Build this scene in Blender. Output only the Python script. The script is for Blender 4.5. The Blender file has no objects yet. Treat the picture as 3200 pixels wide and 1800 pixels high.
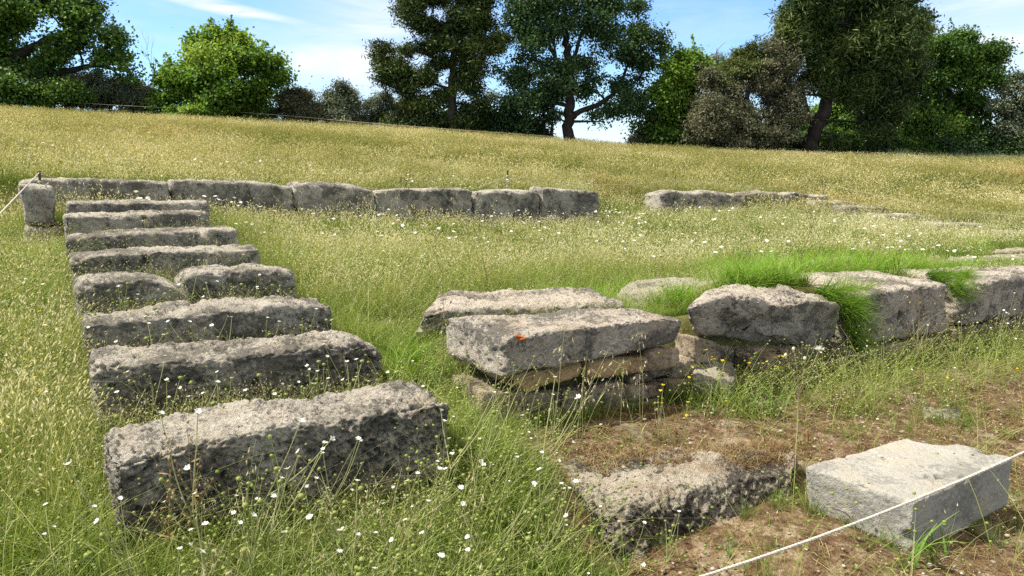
import bpy, math, random
import numpy as np
from mathutils import Vector
random.seed(7)
RNG = np.random.default_rng(11)
S = bpy.context.scene
COL = S.collection
R = math.radians

# ------------------------------------------------------------------ camera
F = 2311.0
PITCH = R(9.8)
cam = bpy.data.cameras.new("camera")
cam.sensor_width = 36.0
cam.lens = 36.0 * F / 3200.0
cam.clip_start = 0.05
cam.clip_end = 8000
camo = bpy.data.objects.new("camera", cam)
COL.objects.link(camo)
camo.location = (0, 0, 0)
camo.rotation_euler = (math.pi / 2 - PITCH, 0, 0)
S.camera = camo
CP, SP = math.cos(PITCH), math.sin(PITCH)

def ray(px, py):
    u = (px - 1600.0) / F
    v = (900.0 - py) / F
    return np.array([u, v * SP + CP, v * CP - SP])

def P(px, py, Y):
    r = ray(px, py)
    return r * (Y / r[1])

def Pz(px, py, z):
    r = ray(px, py)
    return r * (z / r[2])

def proj(p):
    """world -> photo pixels"""
    p = np.atleast_2d(p)
    dep = p[:, 1] * CP - p[:, 2] * SP
    up = p[:, 1] * SP + p[:, 2] * CP
    return 1600 + F * p[:, 0] / dep, 900 - F * up / dep, dep

U = np.array([.848, .53, 0.0]); U /= np.linalg.norm(U)
V = np.array([-U[1], U[0], 0.0])
ZUP = np.array([0, 0, 1.0])
W0 = np.array([-0.02, 4.67, 0])          # front line of the right-hand wall

def wallP(px, py, off=0.0):
    """point on the vertical plane of the wall front (shifted back by off)"""
    r = ray(px, py)
    n = V
    t = n.dot(W0 + V * off) / n.dot(r)
    return r * t

# ------------------------------------------------------------------ noise
def _hash(ix, iy, iz, seed):
    with np.errstate(over='ignore'):
        h = (ix.astype(np.uint32) * np.uint32(374761393) + iy.astype(np.uint32) * np.uint32(668265263)
             + iz.astype(np.uint32) * np.uint32(2147483647) + np.uint32(seed) * np.uint32(1274126177))
        h = (h ^ (h >> np.uint32(13))) * np.uint32(1274126177)
        h = (h ^ (h >> np.uint32(15))) * np.uint32(2246822519)
        h = h ^ (h >> np.uint32(16))
    return h.astype(np.float64) / 4294967295.0

def vnoise(p, seed=0):
    i = np.floor(p).astype(np.int64)
    f = p - i
    u = f * f * f * (f * (f * 6 - 15) + 10)
    o = 0
    for dx in (0, 1):
        wx = u[:, 0] if dx else 1 - u[:, 0]
        for dy in (0, 1):
            wy = u[:, 1] if dy else 1 - u[:, 1]
            for dz in (0, 1):
                wz = u[:, 2] if dz else 1 - u[:, 2]
                o = o + wx * wy * wz * _hash(i[:, 0] + dx, i[:, 1] + dy, i[:, 2] + dz, seed)
    return o * 2 - 1

def fbm(p, seed=0, oct=3, gain=.5):
    a, o, n = 1.0, 0, 0
    for k in range(oct):
        o = o + a * vnoise(p * (2.03 ** k) + 17.3 * k, seed + k)
        n += a
        a *= gain
    return o / n

def worley(p, seed=0):
    i = np.floor(p).astype(np.int64); f = p - i
    best = np.full(len(p), 9.0)
    for dx in (-1, 0, 1):
        for dy in (-1, 0, 1):
            for dz in (-1, 0, 1):
                a, b, c = i[:, 0] + dx, i[:, 1] + dy, i[:, 2] + dz
                q0 = dx + _hash(a, b, c, seed) - f[:, 0]
                q1 = dy + _hash(a, b, c, seed + 77) - f[:, 1]
                q2 = dz + _hash(a, b, c, seed + 154) - f[:, 2]
                best = np.minimum(best, q0 * q0 + q1 * q1 + q2 * q2)
    return np.sqrt(best)

def sstep(a, b, x):
    t = np.clip((x - a) / (b - a), 0, 1)
    return t * t * (3 - 2 * t)

# ------------------------------------------------------------------ mesh helpers
def mesh_np(name, verts, faces, mat=None, smooth=True, attrs=None):
    """faces: (N,k) int array or list of such arrays"""
    if not isinstance(faces, list):
        faces = [faces]
    me = bpy.data.meshes.new(name)
    verts = np.asarray(verts, dtype=np.float32)
    loops = np.concatenate([f.reshape(-1) for f in faces]).astype(np.int32)
    tot = np.concatenate([np.full(len(f), f.shape[1], np.int32) for f in faces])
    start = np.concatenate([[0], np.cumsum(tot)[:-1]]).astype(np.int32)
    me.vertices.add(len(verts)); me.vertices.foreach_set("co", verts.reshape(-1))
    me.loops.add(len(loops)); me.loops.foreach_set("vertex_index", loops)
    me.polygons.add(len(tot))
    me.polygons.foreach_set("loop_start", start)
    me.polygons.foreach_set("loop_total", tot)
    me.polygons.foreach_set("use_smooth", np.full(len(tot), bool(smooth)))
    for k, a in (attrs or {}).items():
        at = me.attributes.new(k, 'FLOAT', 'POINT')
        at.data.foreach_set("value", np.asarray(a, dtype=np.float32))
    me.update(calc_edges=True)
    me.validate()
    if mat:
        me.materials.append(mat)
    return me

def link(name, me, parent=None):
    o = bpy.data.objects.new(name, me)
    COL.objects.link(o)
    if parent is not None:
        o.parent = parent
    return o

def empty(name, loc=(0, 0, 0)):
    o = bpy.data.objects.new(name, None)
    o.location = loc
    o.empty_display_size = .1
    COL.objects.link(o)
    return o

def tag(o, label=None, cat=None, group=None, kind=None):
    if label: o['label'] = label
    if cat: o['category'] = cat
    if group: o['group'] = group
    if kind: o['kind'] = kind
    return o

class MB:
    """collects tubes, blades and quads with a per-vertex 'tint'"""
    def __init__(s):
        s.v, s.q, s.t3, s.a, s.n = [], [], [], [], 0
    def add(s, v, q, a=.5, tri=None):
        v = np.asarray(v, float)
        s.v.append(v)
        if q is not None and len(q): s.q.append(np.asarray(q) + s.n)
        if tri is not None and len(tri): s.t3.append(np.asarray(tri) + s.n)
        s.a.append(np.broadcast_to(np.asarray(a, float), (len(v),)))
        s.n += len(v)
    def tube(s, pts, rad, k=6, a=.5):
        pts = np.asarray(pts, float)
        n = len(pts)
        rad = np.broadcast_to(np.asarray(rad, float), (n,))
        tg = np.gradient(pts, axis=0)
        tg /= np.linalg.norm(tg, axis=1)[:, None] + 1e-9
        ref = np.array([0.31, .77, .1]) if abs(tg[0, 2]) > .6 else np.array([0, 0, 1.0])
        b = np.cross(tg, ref); b /= np.linalg.norm(b, axis=1)[:, None] + 1e-9
        c = np.cross(tg, b)
        an = np.arange(k) * 2 * math.pi / k
        ring = (b[:, None, :] * np.cos(an)[None, :, None] + c[:, None, :] * np.sin(an)[None, :, None]) * rad[:, None, None] + pts[:, None, :]
        i = np.arange(n - 1)[:, None] * k
        j = np.arange(k)[None, :]
        j2 = (j + 1) % k
        q = np.stack([i + j, i + j2, i + k + j2, i + k + j], -1).reshape(-1, 4)
        s.add(ring.reshape(-1, 3), q, a)
    def ball(s, c, r, a=.5, nu=7, nv=5, sz=1.0):
        c = np.asarray(c, float)
        th = np.linspace(0.12, math.pi - .12, nv)
        ph = np.arange(nu) * 2 * math.pi / nu
        v = np.stack([np.sin(th)[:, None] * np.cos(ph), np.sin(th)[:, None] * np.sin(ph), np.cos(th)[:, None] * np.ones(nu) * sz], -1) * r + c
        i = np.arange(nv - 1)[:, None] * nu; j = np.arange(nu)[None]; j2 = (j + 1) % nu
        q = np.stack([i + j, i + nu + j, i + nu + j2, i + j2], -1).reshape(-1, 4)
        s.add(v.reshape(-1, 3), q, a)
    def build(s, name, mat, smooth=True):
        v = np.concatenate(s.v)
        f = []
        if s.q: f.append(np.concatenate(s.q))
        if s.t3: f.append(np.concatenate(s.t3))
        return mesh_np(name, v, f, mat, smooth, {'tint': np.concatenate(s.a)})

# ------------------------------------------------------------------ materials
def newmat(name):
    m = bpy.data.materials.new(name)
    m.use_nodes = True
    nt = m.node_tree
    nt.nodes.clear()
    out = nt.nodes.new('ShaderNodeOutputMaterial')
    return m, nt, out

def N(nt, typ, **kw):
    n = nt.nodes.new(typ)
    for k, v in kw.items():
        if k in n.inputs: n.inputs[k].default_value = v
        else: setattr(n, k, v)
    return n

def ramp(nt, fac, stops, interp='LINEAR'):
    r = nt.nodes.new('ShaderNodeValToRGB')
    r.color_ramp.interpolation = interp
    e = r.color_ramp.elements
    e[0].position, e[0].color = stops[0][0], (*stops[0][1], 1)
    e[1].position, e[1].color = stops[-1][0], (*stops[-1][1], 1)
    for p, c in stops[1:-1]:
        x = e.new(p); x.color = (*c, 1)
    if fac is not None: nt.links.new(fac, r.inputs['Fac'])
    return r.outputs['Color']

def noise(nt, vec, scale, detail=3, rough=.55, dist=0):
    n = N(nt, 'ShaderNodeTexNoise', Scale=scale, Detail=detail, Roughness=rough, Distortion=dist)
    nt.links.new(vec, n.inputs['Vector'])
    return n.outputs['Fac']

def math_(nt, op, a, b=None, clamp=False):
    n = nt.nodes.new('ShaderNodeMath'); n.operation = op; n.use_clamp = clamp
    for i, x in enumerate((a, b)):
        if x is None: continue
        if isinstance(x, (int, float)): n.inputs[i].default_value = x
        else: nt.links.new(x, n.inputs[i])
    return n.outputs[0]

def mix(nt, fac, a, b, typ='MIX'):
    n = nt.nodes.new('ShaderNodeMix'); n.data_type = 'RGBA'; n.blend_type = typ
    for i, x in ((0, fac), (6, a), (7, b)):
        if isinstance(x, (int, float)): n.inputs[i].default_value = x
        elif isinstance(x, tuple): n.inputs[i].default_value = (*x, 1)
        else: nt.links.new(x, n.inputs[i])
    return n.outputs[2]

def maprange(nt, x, a, b, c=0.0, d=1.0):
    n = nt.nodes.new('ShaderNodeMapRange')
    nt.links.new(x, n.inputs[0])
    n.inputs[1].default_value, n.inputs[2].default_value, n.inputs[3].default_value, n.inputs[4].default_value = a, b, c, d
    return n.outputs[0]

def geo_pos(nt):
    return nt.nodes.new('ShaderNodeNewGeometry').outputs['Position']

def attr(nt, name):
    n = nt.nodes.new('ShaderNodeAttribute'); n.attribute_name = name
    return n.outputs['Fac']

def stone_mat(name, light=(.62, .565, .465), mid=(.37, .335, .27), dark=(.13, .119, .098), ochre=(.44, .36, .24), lichen=.4, orange=None, speck=.32, bump=.06, pale=.75, spots=.8):
    m, nt, out = newmat(name)
    pos = geo_pos(nt)
    big = noise(nt, pos, 2.1, 4, .6)
    medn = noise(nt, pos, 8, 5, .68, .4)
    fine = noise(nt, pos, 42, 4, .7)
    base = mix(nt, maprange(nt, math_(nt, 'ADD', math_(nt, 'MULTIPLY', medn, .7), math_(nt, 'MULTIPLY', fine, .3)), .40, .6), mid, light)
    base = mix(nt, math_(nt, 'MULTIPLY', maprange(nt, noise(nt, pos, 3.3, 3, .6), .5, .68), .55), base, ochre)
    pp_ = math_(nt, 'ADD', math_(nt, 'MULTIPLY', noise(nt, pos, 2.9, 5, .62, .5), .8), math_(nt, 'MULTIPLY', fine, .2))
    base = mix(nt, math_(nt, 'MULTIPLY', maprange(nt, pp_, .545, .575), .55), base, light)
    # dark weathering crust and lichen in irregular patches
    lm = math_(nt, 'ADD', math_(nt, 'MULTIPLY', big, .6), math_(nt, 'ADD', math_(nt, 'MULTIPLY', medn, .45), math_(nt, 'MULTIPLY', fine, .4)))
    lmask = maprange(nt, lm, .735 - .11 * lichen, .815 - .11 * lichen)
    base = mix(nt, math_(nt, 'MULTIPLY', lmask, .88), base, dark)
    # round dark spots of many sizes, painted to read as shaded pits
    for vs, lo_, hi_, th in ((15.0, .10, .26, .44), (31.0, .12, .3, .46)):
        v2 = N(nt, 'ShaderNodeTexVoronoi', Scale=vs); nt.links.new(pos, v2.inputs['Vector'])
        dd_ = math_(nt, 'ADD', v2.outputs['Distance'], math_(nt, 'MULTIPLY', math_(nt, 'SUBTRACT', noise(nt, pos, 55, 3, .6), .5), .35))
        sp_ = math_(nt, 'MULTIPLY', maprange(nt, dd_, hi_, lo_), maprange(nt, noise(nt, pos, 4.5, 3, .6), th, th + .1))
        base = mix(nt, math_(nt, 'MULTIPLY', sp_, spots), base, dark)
    # fine grain
    sp = noise(nt, pos, 120, 3, .65)
    base = mix(nt, math_(nt, 'MULTIPLY', maprange(nt, sp, .52, .64), speck), base, dark)
    # pale crustose lichen spots
    vo = N(nt, 'ShaderNodeTexVoronoi', Scale=19.0)
    wv = nt.nodes.new('ShaderNodeVectorMath'); wv.operation = 'ADD'
    nz = N(nt, 'ShaderNodeTexNoise', Scale=26.0, Detail=3.0); nt.links.new(pos, nz.inputs['Vector'])
    sc_ = nt.nodes.new('ShaderNodeVectorMath'); sc_.operation = 'SCALE'; sc_.inputs['Scale'].default_value = .05
    nt.links.new(nz.outputs['Color'], sc_.inputs[0]); nt.links.new(pos, wv.inputs[0]); nt.links.new(sc_.outputs[0], wv.inputs[1])
    nt.links.new(wv.outputs[0], vo.inputs['Vector'])
    wl = math_(nt, 'MULTIPLY', maprange(nt, vo.outputs['Distance'], .34, .2), maprange(nt, noise(nt, pos, 3.5, 3), .5, .6))
    base = mix(nt, math_(nt, 'MULTIPLY', wl, pale), base, (.5, .47, .39))
    if orange is not None:
        d = nt.nodes.new('ShaderNodeVectorMath'); d.operation = 'DISTANCE'
        nt.links.new(pos, d.inputs[0]); d.inputs[1].default_value = tuple(orange[:3])
        dd = math_(nt, 'ADD', d.outputs['Value'], math_(nt, 'MULTIPLY', math_(nt, 'SUBTRACT', noise(nt, pos, 60, 4, .7), .5), .05))
        base = mix(nt, maprange(nt, dd, orange[3], orange[3] - .006), base, (.62, .13, .012))
    b = N(nt, 'ShaderNodeBsdfPrincipled', Roughness=.95)
    b.inputs['Specular IOR Level'].default_value = .12
    nt.links.new(base, b.inputs['Base Color'])
    bn = math_(nt, 'ADD', math_(nt, 'MULTIPLY', noise(nt, pos, 48, 5, .7), .6), math_(nt, 'MULTIPLY', noise(nt, pos, 150, 3, .65), .4))
    bump_ = N(nt, 'ShaderNodeBump', Strength=.95, Distance=bump)
    nt.links.new(bn, bump_.inputs['Height'])
    nt.links.new(bump_.outputs[0], b.inputs['Normal'])
    nt.links.new(b.outputs[0], out.inputs[0])
    return m

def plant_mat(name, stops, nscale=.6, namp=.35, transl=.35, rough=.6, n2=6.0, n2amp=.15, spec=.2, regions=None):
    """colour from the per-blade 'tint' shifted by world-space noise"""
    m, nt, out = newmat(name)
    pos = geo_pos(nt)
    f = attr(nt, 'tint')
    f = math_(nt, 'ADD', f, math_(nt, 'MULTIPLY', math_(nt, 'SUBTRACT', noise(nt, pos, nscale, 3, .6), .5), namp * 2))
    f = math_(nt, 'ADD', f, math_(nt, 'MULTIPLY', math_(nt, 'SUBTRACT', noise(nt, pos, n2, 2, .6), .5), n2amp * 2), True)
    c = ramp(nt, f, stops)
    if regions: c = regions(nt, pos, c)
    b = N(nt, 'ShaderNodeBsdfPrincipled', Roughness=rough)
    b.inputs['Specular IOR Level'].default_value = spec
    nt.links.new(c, b.inputs['Base Color'])
    t = nt.nodes.new('ShaderNodeBsdfTranslucent')
    nt.links.new(mix(nt, 1.0, c, (1.0, .95, .55), 'MULTIPLY'), t.inputs['Color'])
    ms = N(nt, 'ShaderNodeMixShader'); ms.inputs[0].default_value = transl
    nt.links.new(b.outputs[0], ms.inputs[1]); nt.links.new(t.outputs[0], ms.inputs[2])
    nt.links.new(ms.outputs[0], out.inputs[0])
    return m

def plain_mat(name, col, rough=.7, nscale=30, namp=.25, col2=None):
    m, nt, out = newmat(name)
    pos = geo_pos(nt)
    c = mix(nt, maprange(nt, noise(nt, pos, nscale, 3), .35, .65), tuple(col), tuple(col2 or [x * (1 - namp) for x in col]))
    b = N(nt, 'ShaderNodeBsdfPrincipled', Roughness=rough)
    b.inputs['Specular IOR Level'].default_value = .2
    nt.links.new(c, b.inputs['Base Color'])
    nt.links.new(b.outputs[0], out.inputs[0])
    return m

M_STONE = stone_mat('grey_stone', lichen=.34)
M_STONE_FAR = stone_mat('far_grey_stone', light=(.56, .51, .42), mid=(.35, .315, .25), lichen=.34)
M_WALL = stone_mat('wall_stone', spots=.6, light=(.64, .565, .465), mid=(.45, .39, .31), lichen=.2, ochre=(.44, .35, .25), speck=.35)
M_FLAT = stone_mat('paving_stone', light=(.52, .46, .37), mid=(.38, .33, .26), lichen=.1, speck=.35)
M_MARBLE = stone_mat('marble', spots=.1, light=(.37, .35, .3), mid=(.3, .285, .24), dark=(.2, .19, .165), ochre=(.42, .36, .26), lichen=.06, speck=.3, bump=.02, pale=.35)
M_MASON = stone_mat('masonry', light=(.5, .41, .29), mid=(.33, .26, .18), dark=(.07, .06, .045), ochre=(.4, .28, .14), lichen=.3, speck=.3)
M_OCHRE = stone_mat('ochre_stone', spots=.1, light=(.54, .38, .2), mid=(.43, .28, .13), dark=(.2, .13, .07), ochre=(.5, .33, .14), lichen=.02, speck=.2, bump=.03, pale=.2)
M_PALE = stone_mat('pale_stone', spots=.1, light=(.56, .46, .35), mid=(.44, .34, .24), dark=(.25, .17, .11), lichen=.02, speck=.15, bump=.03, pale=.2)
M_BED = stone_mat('bedrock', light=(.62, .55, .43), mid=(.4, .34, .25), dark=(.04, .036, .03), ochre=(.26, .15, .07), lichen=.36, speck=.5, bump=.07)

# ------------------------------------------------------------------ the left stepped rows: plan positions
TOPS = [  # left px,py of front top edge, t along V, right px,py, width, drop
    (345, 1434, 0.0, 1412, 1256, .46, .47),
    (287, 1140, 1.147, 1196, 1080, .44, .46),
    (265, 1003, 1.95, 1038, 950, .44, .42),
    (243, 878, 2.97, 930, 845, .44, .42),
    (218, 798, 3.86, 815, 778, .42, .42),
    (208, 737, 4.72, 744, 716, .40, .40),
    (198, 675, 5.80, 652, 664, .40, .38),
    (206, 634, 6.63, 654, 630, .40, .36),
]
def front_edge(pl, Y, pr):
    A = P(pl[0], pl[1], Y)
    r = ray(*pr); k = r[0] / r[1]
    s = (k * A[1] - A[0]) / (U[0] - U[1] * k)
    B = P(pr[0], pr[1], A[1] + U[1] * s)
    return A, B
ROWS = []
for (lx, ly, t, rx, ry, w, h) in TOPS:
    A, B = front_edge((lx, ly), 2.95 + .848 * t, (rx, ry))
    ROWS.append((A, B, w, h))
BK0 = P(60, 560, 9.8)
def backP(px, py, off=0.0):
    r = ray(px, py)
    t = V.dot(BK0 + V * off) / V.dot(r)
    return r * t

# ------------------------------------------------------------------ ground
def tps_fit(pts):
    pts = np.asarray(pts, float)
    x = pts[:, :2]; n = len(x)
    d = np.linalg.norm(x[:, None] - x[None], axis=2)
    K = np.where(d > 0, d * d * np.log(d + 1e-12), 0) + np.eye(n) * .02
    Pm = np.hstack([np.ones((n, 1)), x])
    A = np.zeros((n + 3, n + 3)); A[:n, :n] = K; A[:n, n:] = Pm; A[n:, :n] = Pm.T
    b = np.concatenate([pts[:, 2], np.zeros(3)])
    w = np.linalg.solve(A, b)
    return x, w
def tps_eval(fit, q):
    x, w = fit
    out = np.empty(len(q))
    for i in range(0, len(q), 40000):
        c = q[i:i + 40000]
        d = np.linalg.norm(c[:, None] - x[None], axis=2)
        K = np.where(d > 1e-9, d * d * np.log(d + 1e-12), 0)
        out[i:i + 40000] = K @ w[:-3] + w[-3] + c @ w[-2:]
    return out
def plane(x, y): return -2.07 - .103 * x + .0706 * y
LOW = []
for (A, B, w, h) in ROWS:
    LOW += [A - ZUP * (h - .03), B - ZUP * (h - .03), A - ZUP * (h - .03) - U * .9]
LOW += [np.array([x, y, plane(x, y)]) for x, y in ((-1.2, 1.2), (0.2, 1.2), (1.6, 2.0), (1.2, 3.4), (2.8, 3.4), (.4, 3.9), (.4, 4.7), (2.4, 6.0), (4.2, 5.0), (5, 7.6), (7.6, 9.3), (7, 6.5), (-3.2, 1.0), (0, -3), (4, -1), (-6, -3))]
LOW += [P(1968, 1798, 3.43), P(2230, 1690, 3.66), P(1850, 1850, 3.3), P(2440, 1590, 3.9), P(2300, 1790, 3.4), P(2620, 1700, 3.55)]
UPP = []
for (A, B, w, h) in ROWS[1:]:
    UPP += [B - ZUP * (h - .03)]
for (A, B, w, h) in ROWS[1:6]:
    UPP += [A - ZUP * (h - .03) - U * .9]
LOW += [P(110, 772, 8.6)]
UPP += [P(110, 772, 8.6), P(20, 735, 9.4), P(-300, 700, 9.5)]
GH = .22
UPP += [P(px, py, Y) - ZUP * GH for px, py, Y in ((1650, 885, 7.0), (1250, 960, 6.2), (1150, 1010, 5.6), (1700, 800, 9.5), (2100, 850, 7.8), (3150, 812, 9.8), (3500, 795, 10.7),
        (3200, 760, 12.5), (2500, 760, 11), (1300, 780, 9.2), (1000, 760, 9.2), (2000, 900, 6.9))]
UPP += [P(2450, 880, 7.0) - ZUP * .07, P(2760, 850, 8.4) - ZUP * .08, P(2250, 890, 6.9) - ZUP * .1, P(2950, 840, 9.2) - ZUP * .1]
UPP += [P(1500, 975, 5.9) - ZUP * .12, P(1800, 960, 6.0) - ZUP * .12]
for px, py in ((160, 690), (640, 690), (1050, 700), (1480, 705), (1860, 700), (2070, 668), (2590, 662)):
    UPP.append(backP(px, py))
_rx = [-700, -300, 0, 400, 800, 1200, 1600, 1900, 2300, 2700, 3200, 3600, 4000]
_ry = [285, 305, 337, 352, 374, 396, 424, 447, 466, 480, 495, 505, 512]
_bx = [-700, 0, 110, 640, 1180, 1860, 2330, 2600]
_by = [530, 560, 566, 580, 598, 608, 610, 612]
HILL = []
for px, ry in zip(_rx, _ry):
    a = P(px, ry, 40.0) - ZUP * .32
    HILL.append(a)
    if px < 2650:
        b = backP(px, np.interp(px, _bx, _by), .6) - ZUP * .1
        if px < -100: b = P(px, np.interp(px, _bx, _by), 9.8)
    else:
        b = P(px, 622, 19.5) - ZUP * .1
    if px < 3700: HILL.append(b)
    for f in (.33, .66):
        c = b * (1 - f) + a * f
        c[2] += .12 * math.sin(f * math.pi)
        HILL.append(c)
UPP += [P(110, 690, 9.6), P(-600, 640, 11)]
FL_, FU_, FH_ = tps_fit(LOW), tps_fit(UPP), tps_fit(HILL)

def ground(x, y):
    x = np.atleast_1d(np.asarray(x, float)); y = np.atleast_1d(np.asarray(y, float))
    yc = np.minimum(y, 41.0)
    xr = np.clip(x, -34, 36)
    q = np.stack([xr, yc], 1)
    qlow = np.stack([np.clip(xr, -9, 11), np.clip(yc, -5, 14)], 1)
    lo = tps_eval(FL_, qlow)
    qu = np.stack([xr, np.maximum(yc, 4.5)], 1)
    tb = (x - BK0[0]) * V[0] + (y - BK0[1]) * V[1]
    sb = (x - BK0[0]) * U[0] + (y - BK0[1]) * U[1]
    # clamp the lower meadow to the line of the back row, the slope to the ground behind it
    qb = qu - V[None, :2] * np.maximum(tb, 0)[:, None]
    up = tps_eval(FU_, qb)
    hq = np.stack([xr, yc], 1) - V[None, :2] * np.minimum(tb - .3, 0)[:, None]
    hill = tps_eval(FH_, hq)
    wd = .45 + 2.6 * sstep(9.6, 10.8, sb) * sstep(12.2, 11.2, sb) + 3.0 * sstep(16.5, 18.5, sb) + 1.2 * sstep(0.0, -.8, sb)
    kh = np.clip((tb - .12 + .3 * (wd - .45)) / wd, 0, 1); kh = kh * kh * (3 - 2 * kh)
    up = up * (1 - kh) + hill * kh
    s = (x - W0[0]) * U[0] + (y - W0[1]) * U[1]
    d = (x - W0[0]) * V[0] + (y - W0[1]) * V[1]
    # upper level begins behind the wall; left of the wall it begins gently
    wide = sstep(-.3, -1.2, s)
    a = .16 + wide * .5
    b = .42 + wide * 1.6
    k = np.clip((d - a) / (b - a), 0, 1); k = k * k * (3 - 2 * k)
    left = sstep(-3.2, -1.6, s)
    k = k * left + (1 - left) * sstep(3.0, 6.0, d)
    z = lo * (1 - k) + up * k
    far = np.maximum(y - 41.0, 0)
    z = z - .10 * np.minimum(far, 60) - np.minimum(.02 * far, 6)
    return z

def hit_ground(px, py, tmax=60):
    """where the sight line meets the ground (vectorised)"""
    px = np.atleast_1d(px); py = np.atleast_1d(py)
    u = (px - 1600.0) / F; v = (900.0 - py) / F
    r = np.stack([u, v * SP + CP, v * CP - SP], 1)
    r /= r[:, 1:2]
    ys = np.concatenate([np.arange(1.5, 12, .06), np.arange(12, tmax, .3)])
    res = np.full(len(px), np.nan)
    alive = np.ones(len(px), bool)
    for y in ys:
        idx = np.where(alive)[0]
        if not len(idx): break
        z = ground(r[idx, 0] * y, np.full(len(idx), y))
        h = r[idx, 2] * y <= z
        res[idx[h]] = y
        alive[idx[h]] = False
    out = r * res[:, None]
    ok = ~np.isnan(res)
    out[ok, 2] = ground(out[ok, 0], out[ok, 1])
    return out, ok

# bare soil mask: in front of the right wall
def soil_mask(x, y):
    p = np.stack([x, y, np.zeros_like(x)], 1)
    s = (x - W0[0]) * U[0] + (y - W0[1]) * U[1]
    d = (x - W0[0]) * V[0] + (y - W0[1]) * V[1]
    n = fbm(p * 1.3, 5, 3)
    n2 = fbm(p * 5, 9, 2)
    m = sstep(.05, -.25, d + n * .25) * sstep(-.14, .16, s + .05 - .22 * d + n * .2 + n2 * .1)
    return np.clip(m, 0, 1)

# terrain sheet
def build_terrain():
    nr, nc = 620, 360
    r0 = 5.5
    yy = r0 * (3000 / r0) ** (np.linspace(0, 1, nr) ** 1.25) - 6.0
    tt = np.linspace(-1, 1, nc); tt = np.sign(tt) * np.abs(tt) ** 1.2 * 1.35
    Yg, Tg = np.meshgrid(yy, tt, indexing='ij')
    Xg = Tg * (Yg + 6.0 + 2)
    x, y = Xg.ravel(), Yg.ravel()
    z = ground(x, y)
    sm = soil_mask(x, y)
    p = np.stack([x, y, z], 1)
    near = sstep(14, 7, np.hypot(x, y))
    z = z + near * (fbm(p * 2.5, 3, 3) * .03 + sm * (fbm(p * 9, 4, 3) * .018))
    v = np.stack([x, y, z], 1)
    i = np.arange(nr - 1)[:, None] * nc; j = np.arange(nc - 1)[None]
    q = np.stack([i + j, i + j + 1, i + nc + j + 1, i + nc + j], -1).reshape(-1, 4)
    m, nt, out = newmat('earth')
    pos = geo_pos(nt)
    n1 = noise(nt, pos, 1.7, 5, .65); n2 = noise(nt, pos, 9, 5, .7); n3 = noise(nt, pos, 55, 4, .7)
    soil = ramp(nt, math_(nt, 'ADD', math_(nt, 'MULTIPLY', n2, .6), math_(nt, 'MULTIPLY', n3, .4)),
                [(.34, (.03, .018, .01)), (.44, (.08, .048, .025)), (.53, (.15, .1, .055)), (.64, (.3, .24, .16))])
    soil = mix(nt, math_(nt, 'MULTIPLY', maprange(nt, n1, .56, .66), .75), soil, (.36, .3, .22))
    turf = ramp(nt, n2, [(.3, (.05, .06, .016)), (.5, (.12, .12, .036)), (.7, (.24, .2, .075))])
    farc = ramp(nt, n1, [(.3, (.14, .13, .04)), (.7, (.27, .21, .075))])
    sep = nt.nodes.new('ShaderNodeSeparateXYZ'); nt.links.new(pos, sep.inputs[0])
    turf = mix(nt, maprange(nt, sep.outputs['Y'], 12, 26), turf, farc)
    c = mix(nt, attr(nt, 'soil'), turf, soil)
    b = N(nt, 'ShaderNodeBsdfPrincipled', Roughness=.95); b.inputs['Specular IOR Level'].default_value = .1
    nt.links.new(c, b.inputs['Base Color'])
    bump = N(nt, 'ShaderNodeBump', Strength=1.0, Distance=.03)
    nt.links.new(math_(nt, 'ADD', n2, math_(nt, 'MULTIPLY', n3, .5)), bump.inputs['Height'])
    nt.links.new(bump.outputs[0], b.inputs['Normal'])
    nt.links.new(b.outputs[0], out.inputs[0])
    me = mesh_np('ground', v, q, m, True, {'soil': sm})
    tag(link('ground', me), 'sloping earth of the meadow with bare reddish soil before the wall', kind='structure')
build_terrain()

# ------------------------------------------------------------------ stones
FOOT = []      # footprints (convex quads in plan) where no grass grows: (4x2 array, top z)
def box_lattice(dims, step):
    n = [max(2, int(round(d / step))) for d in dims]
    pts, quads = [], []
    off = 0
    for ax in range(3):
        a, b = [k for k in range(3) if k != ax]
        for side in (0, n[ax]):
            ia, ib = np.meshgrid(np.arange(n[a] + 1), np.arange(n[b] + 1), indexing='ij')
            c = np.zeros((ia.size, 3), int)
            c[:, a] = ia.ravel(); c[:, b] = ib.ravel(); c[:, ax] = side
            i = np.arange(n[a])[:, None] * (n[b] + 1); j = np.arange(n[b])[None]
            w = n[b] + 1
            q = np.stack([i + j, i + j + 1, i + w + j + 1, i + w + j], -1).reshape(-1, 4)
            if (side == 0) == (ax != 1): pass
            else: q = q[:, ::-1]
            # orientation: make the normals point outwards
            pts.append(c); quads.append(q + off); off += len(c)
    pts = np.concatenate(pts); quads = np.concatenate(quads)
    key = pts[:, 0] * 1000003 + pts[:, 1] * 1009 + pts[:, 2]
    uq, first, inv = np.unique(key, return_index=True, return_inverse=True)
    return pts[first] / np.array(n)[None], inv.reshape(-1)[quads]

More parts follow.
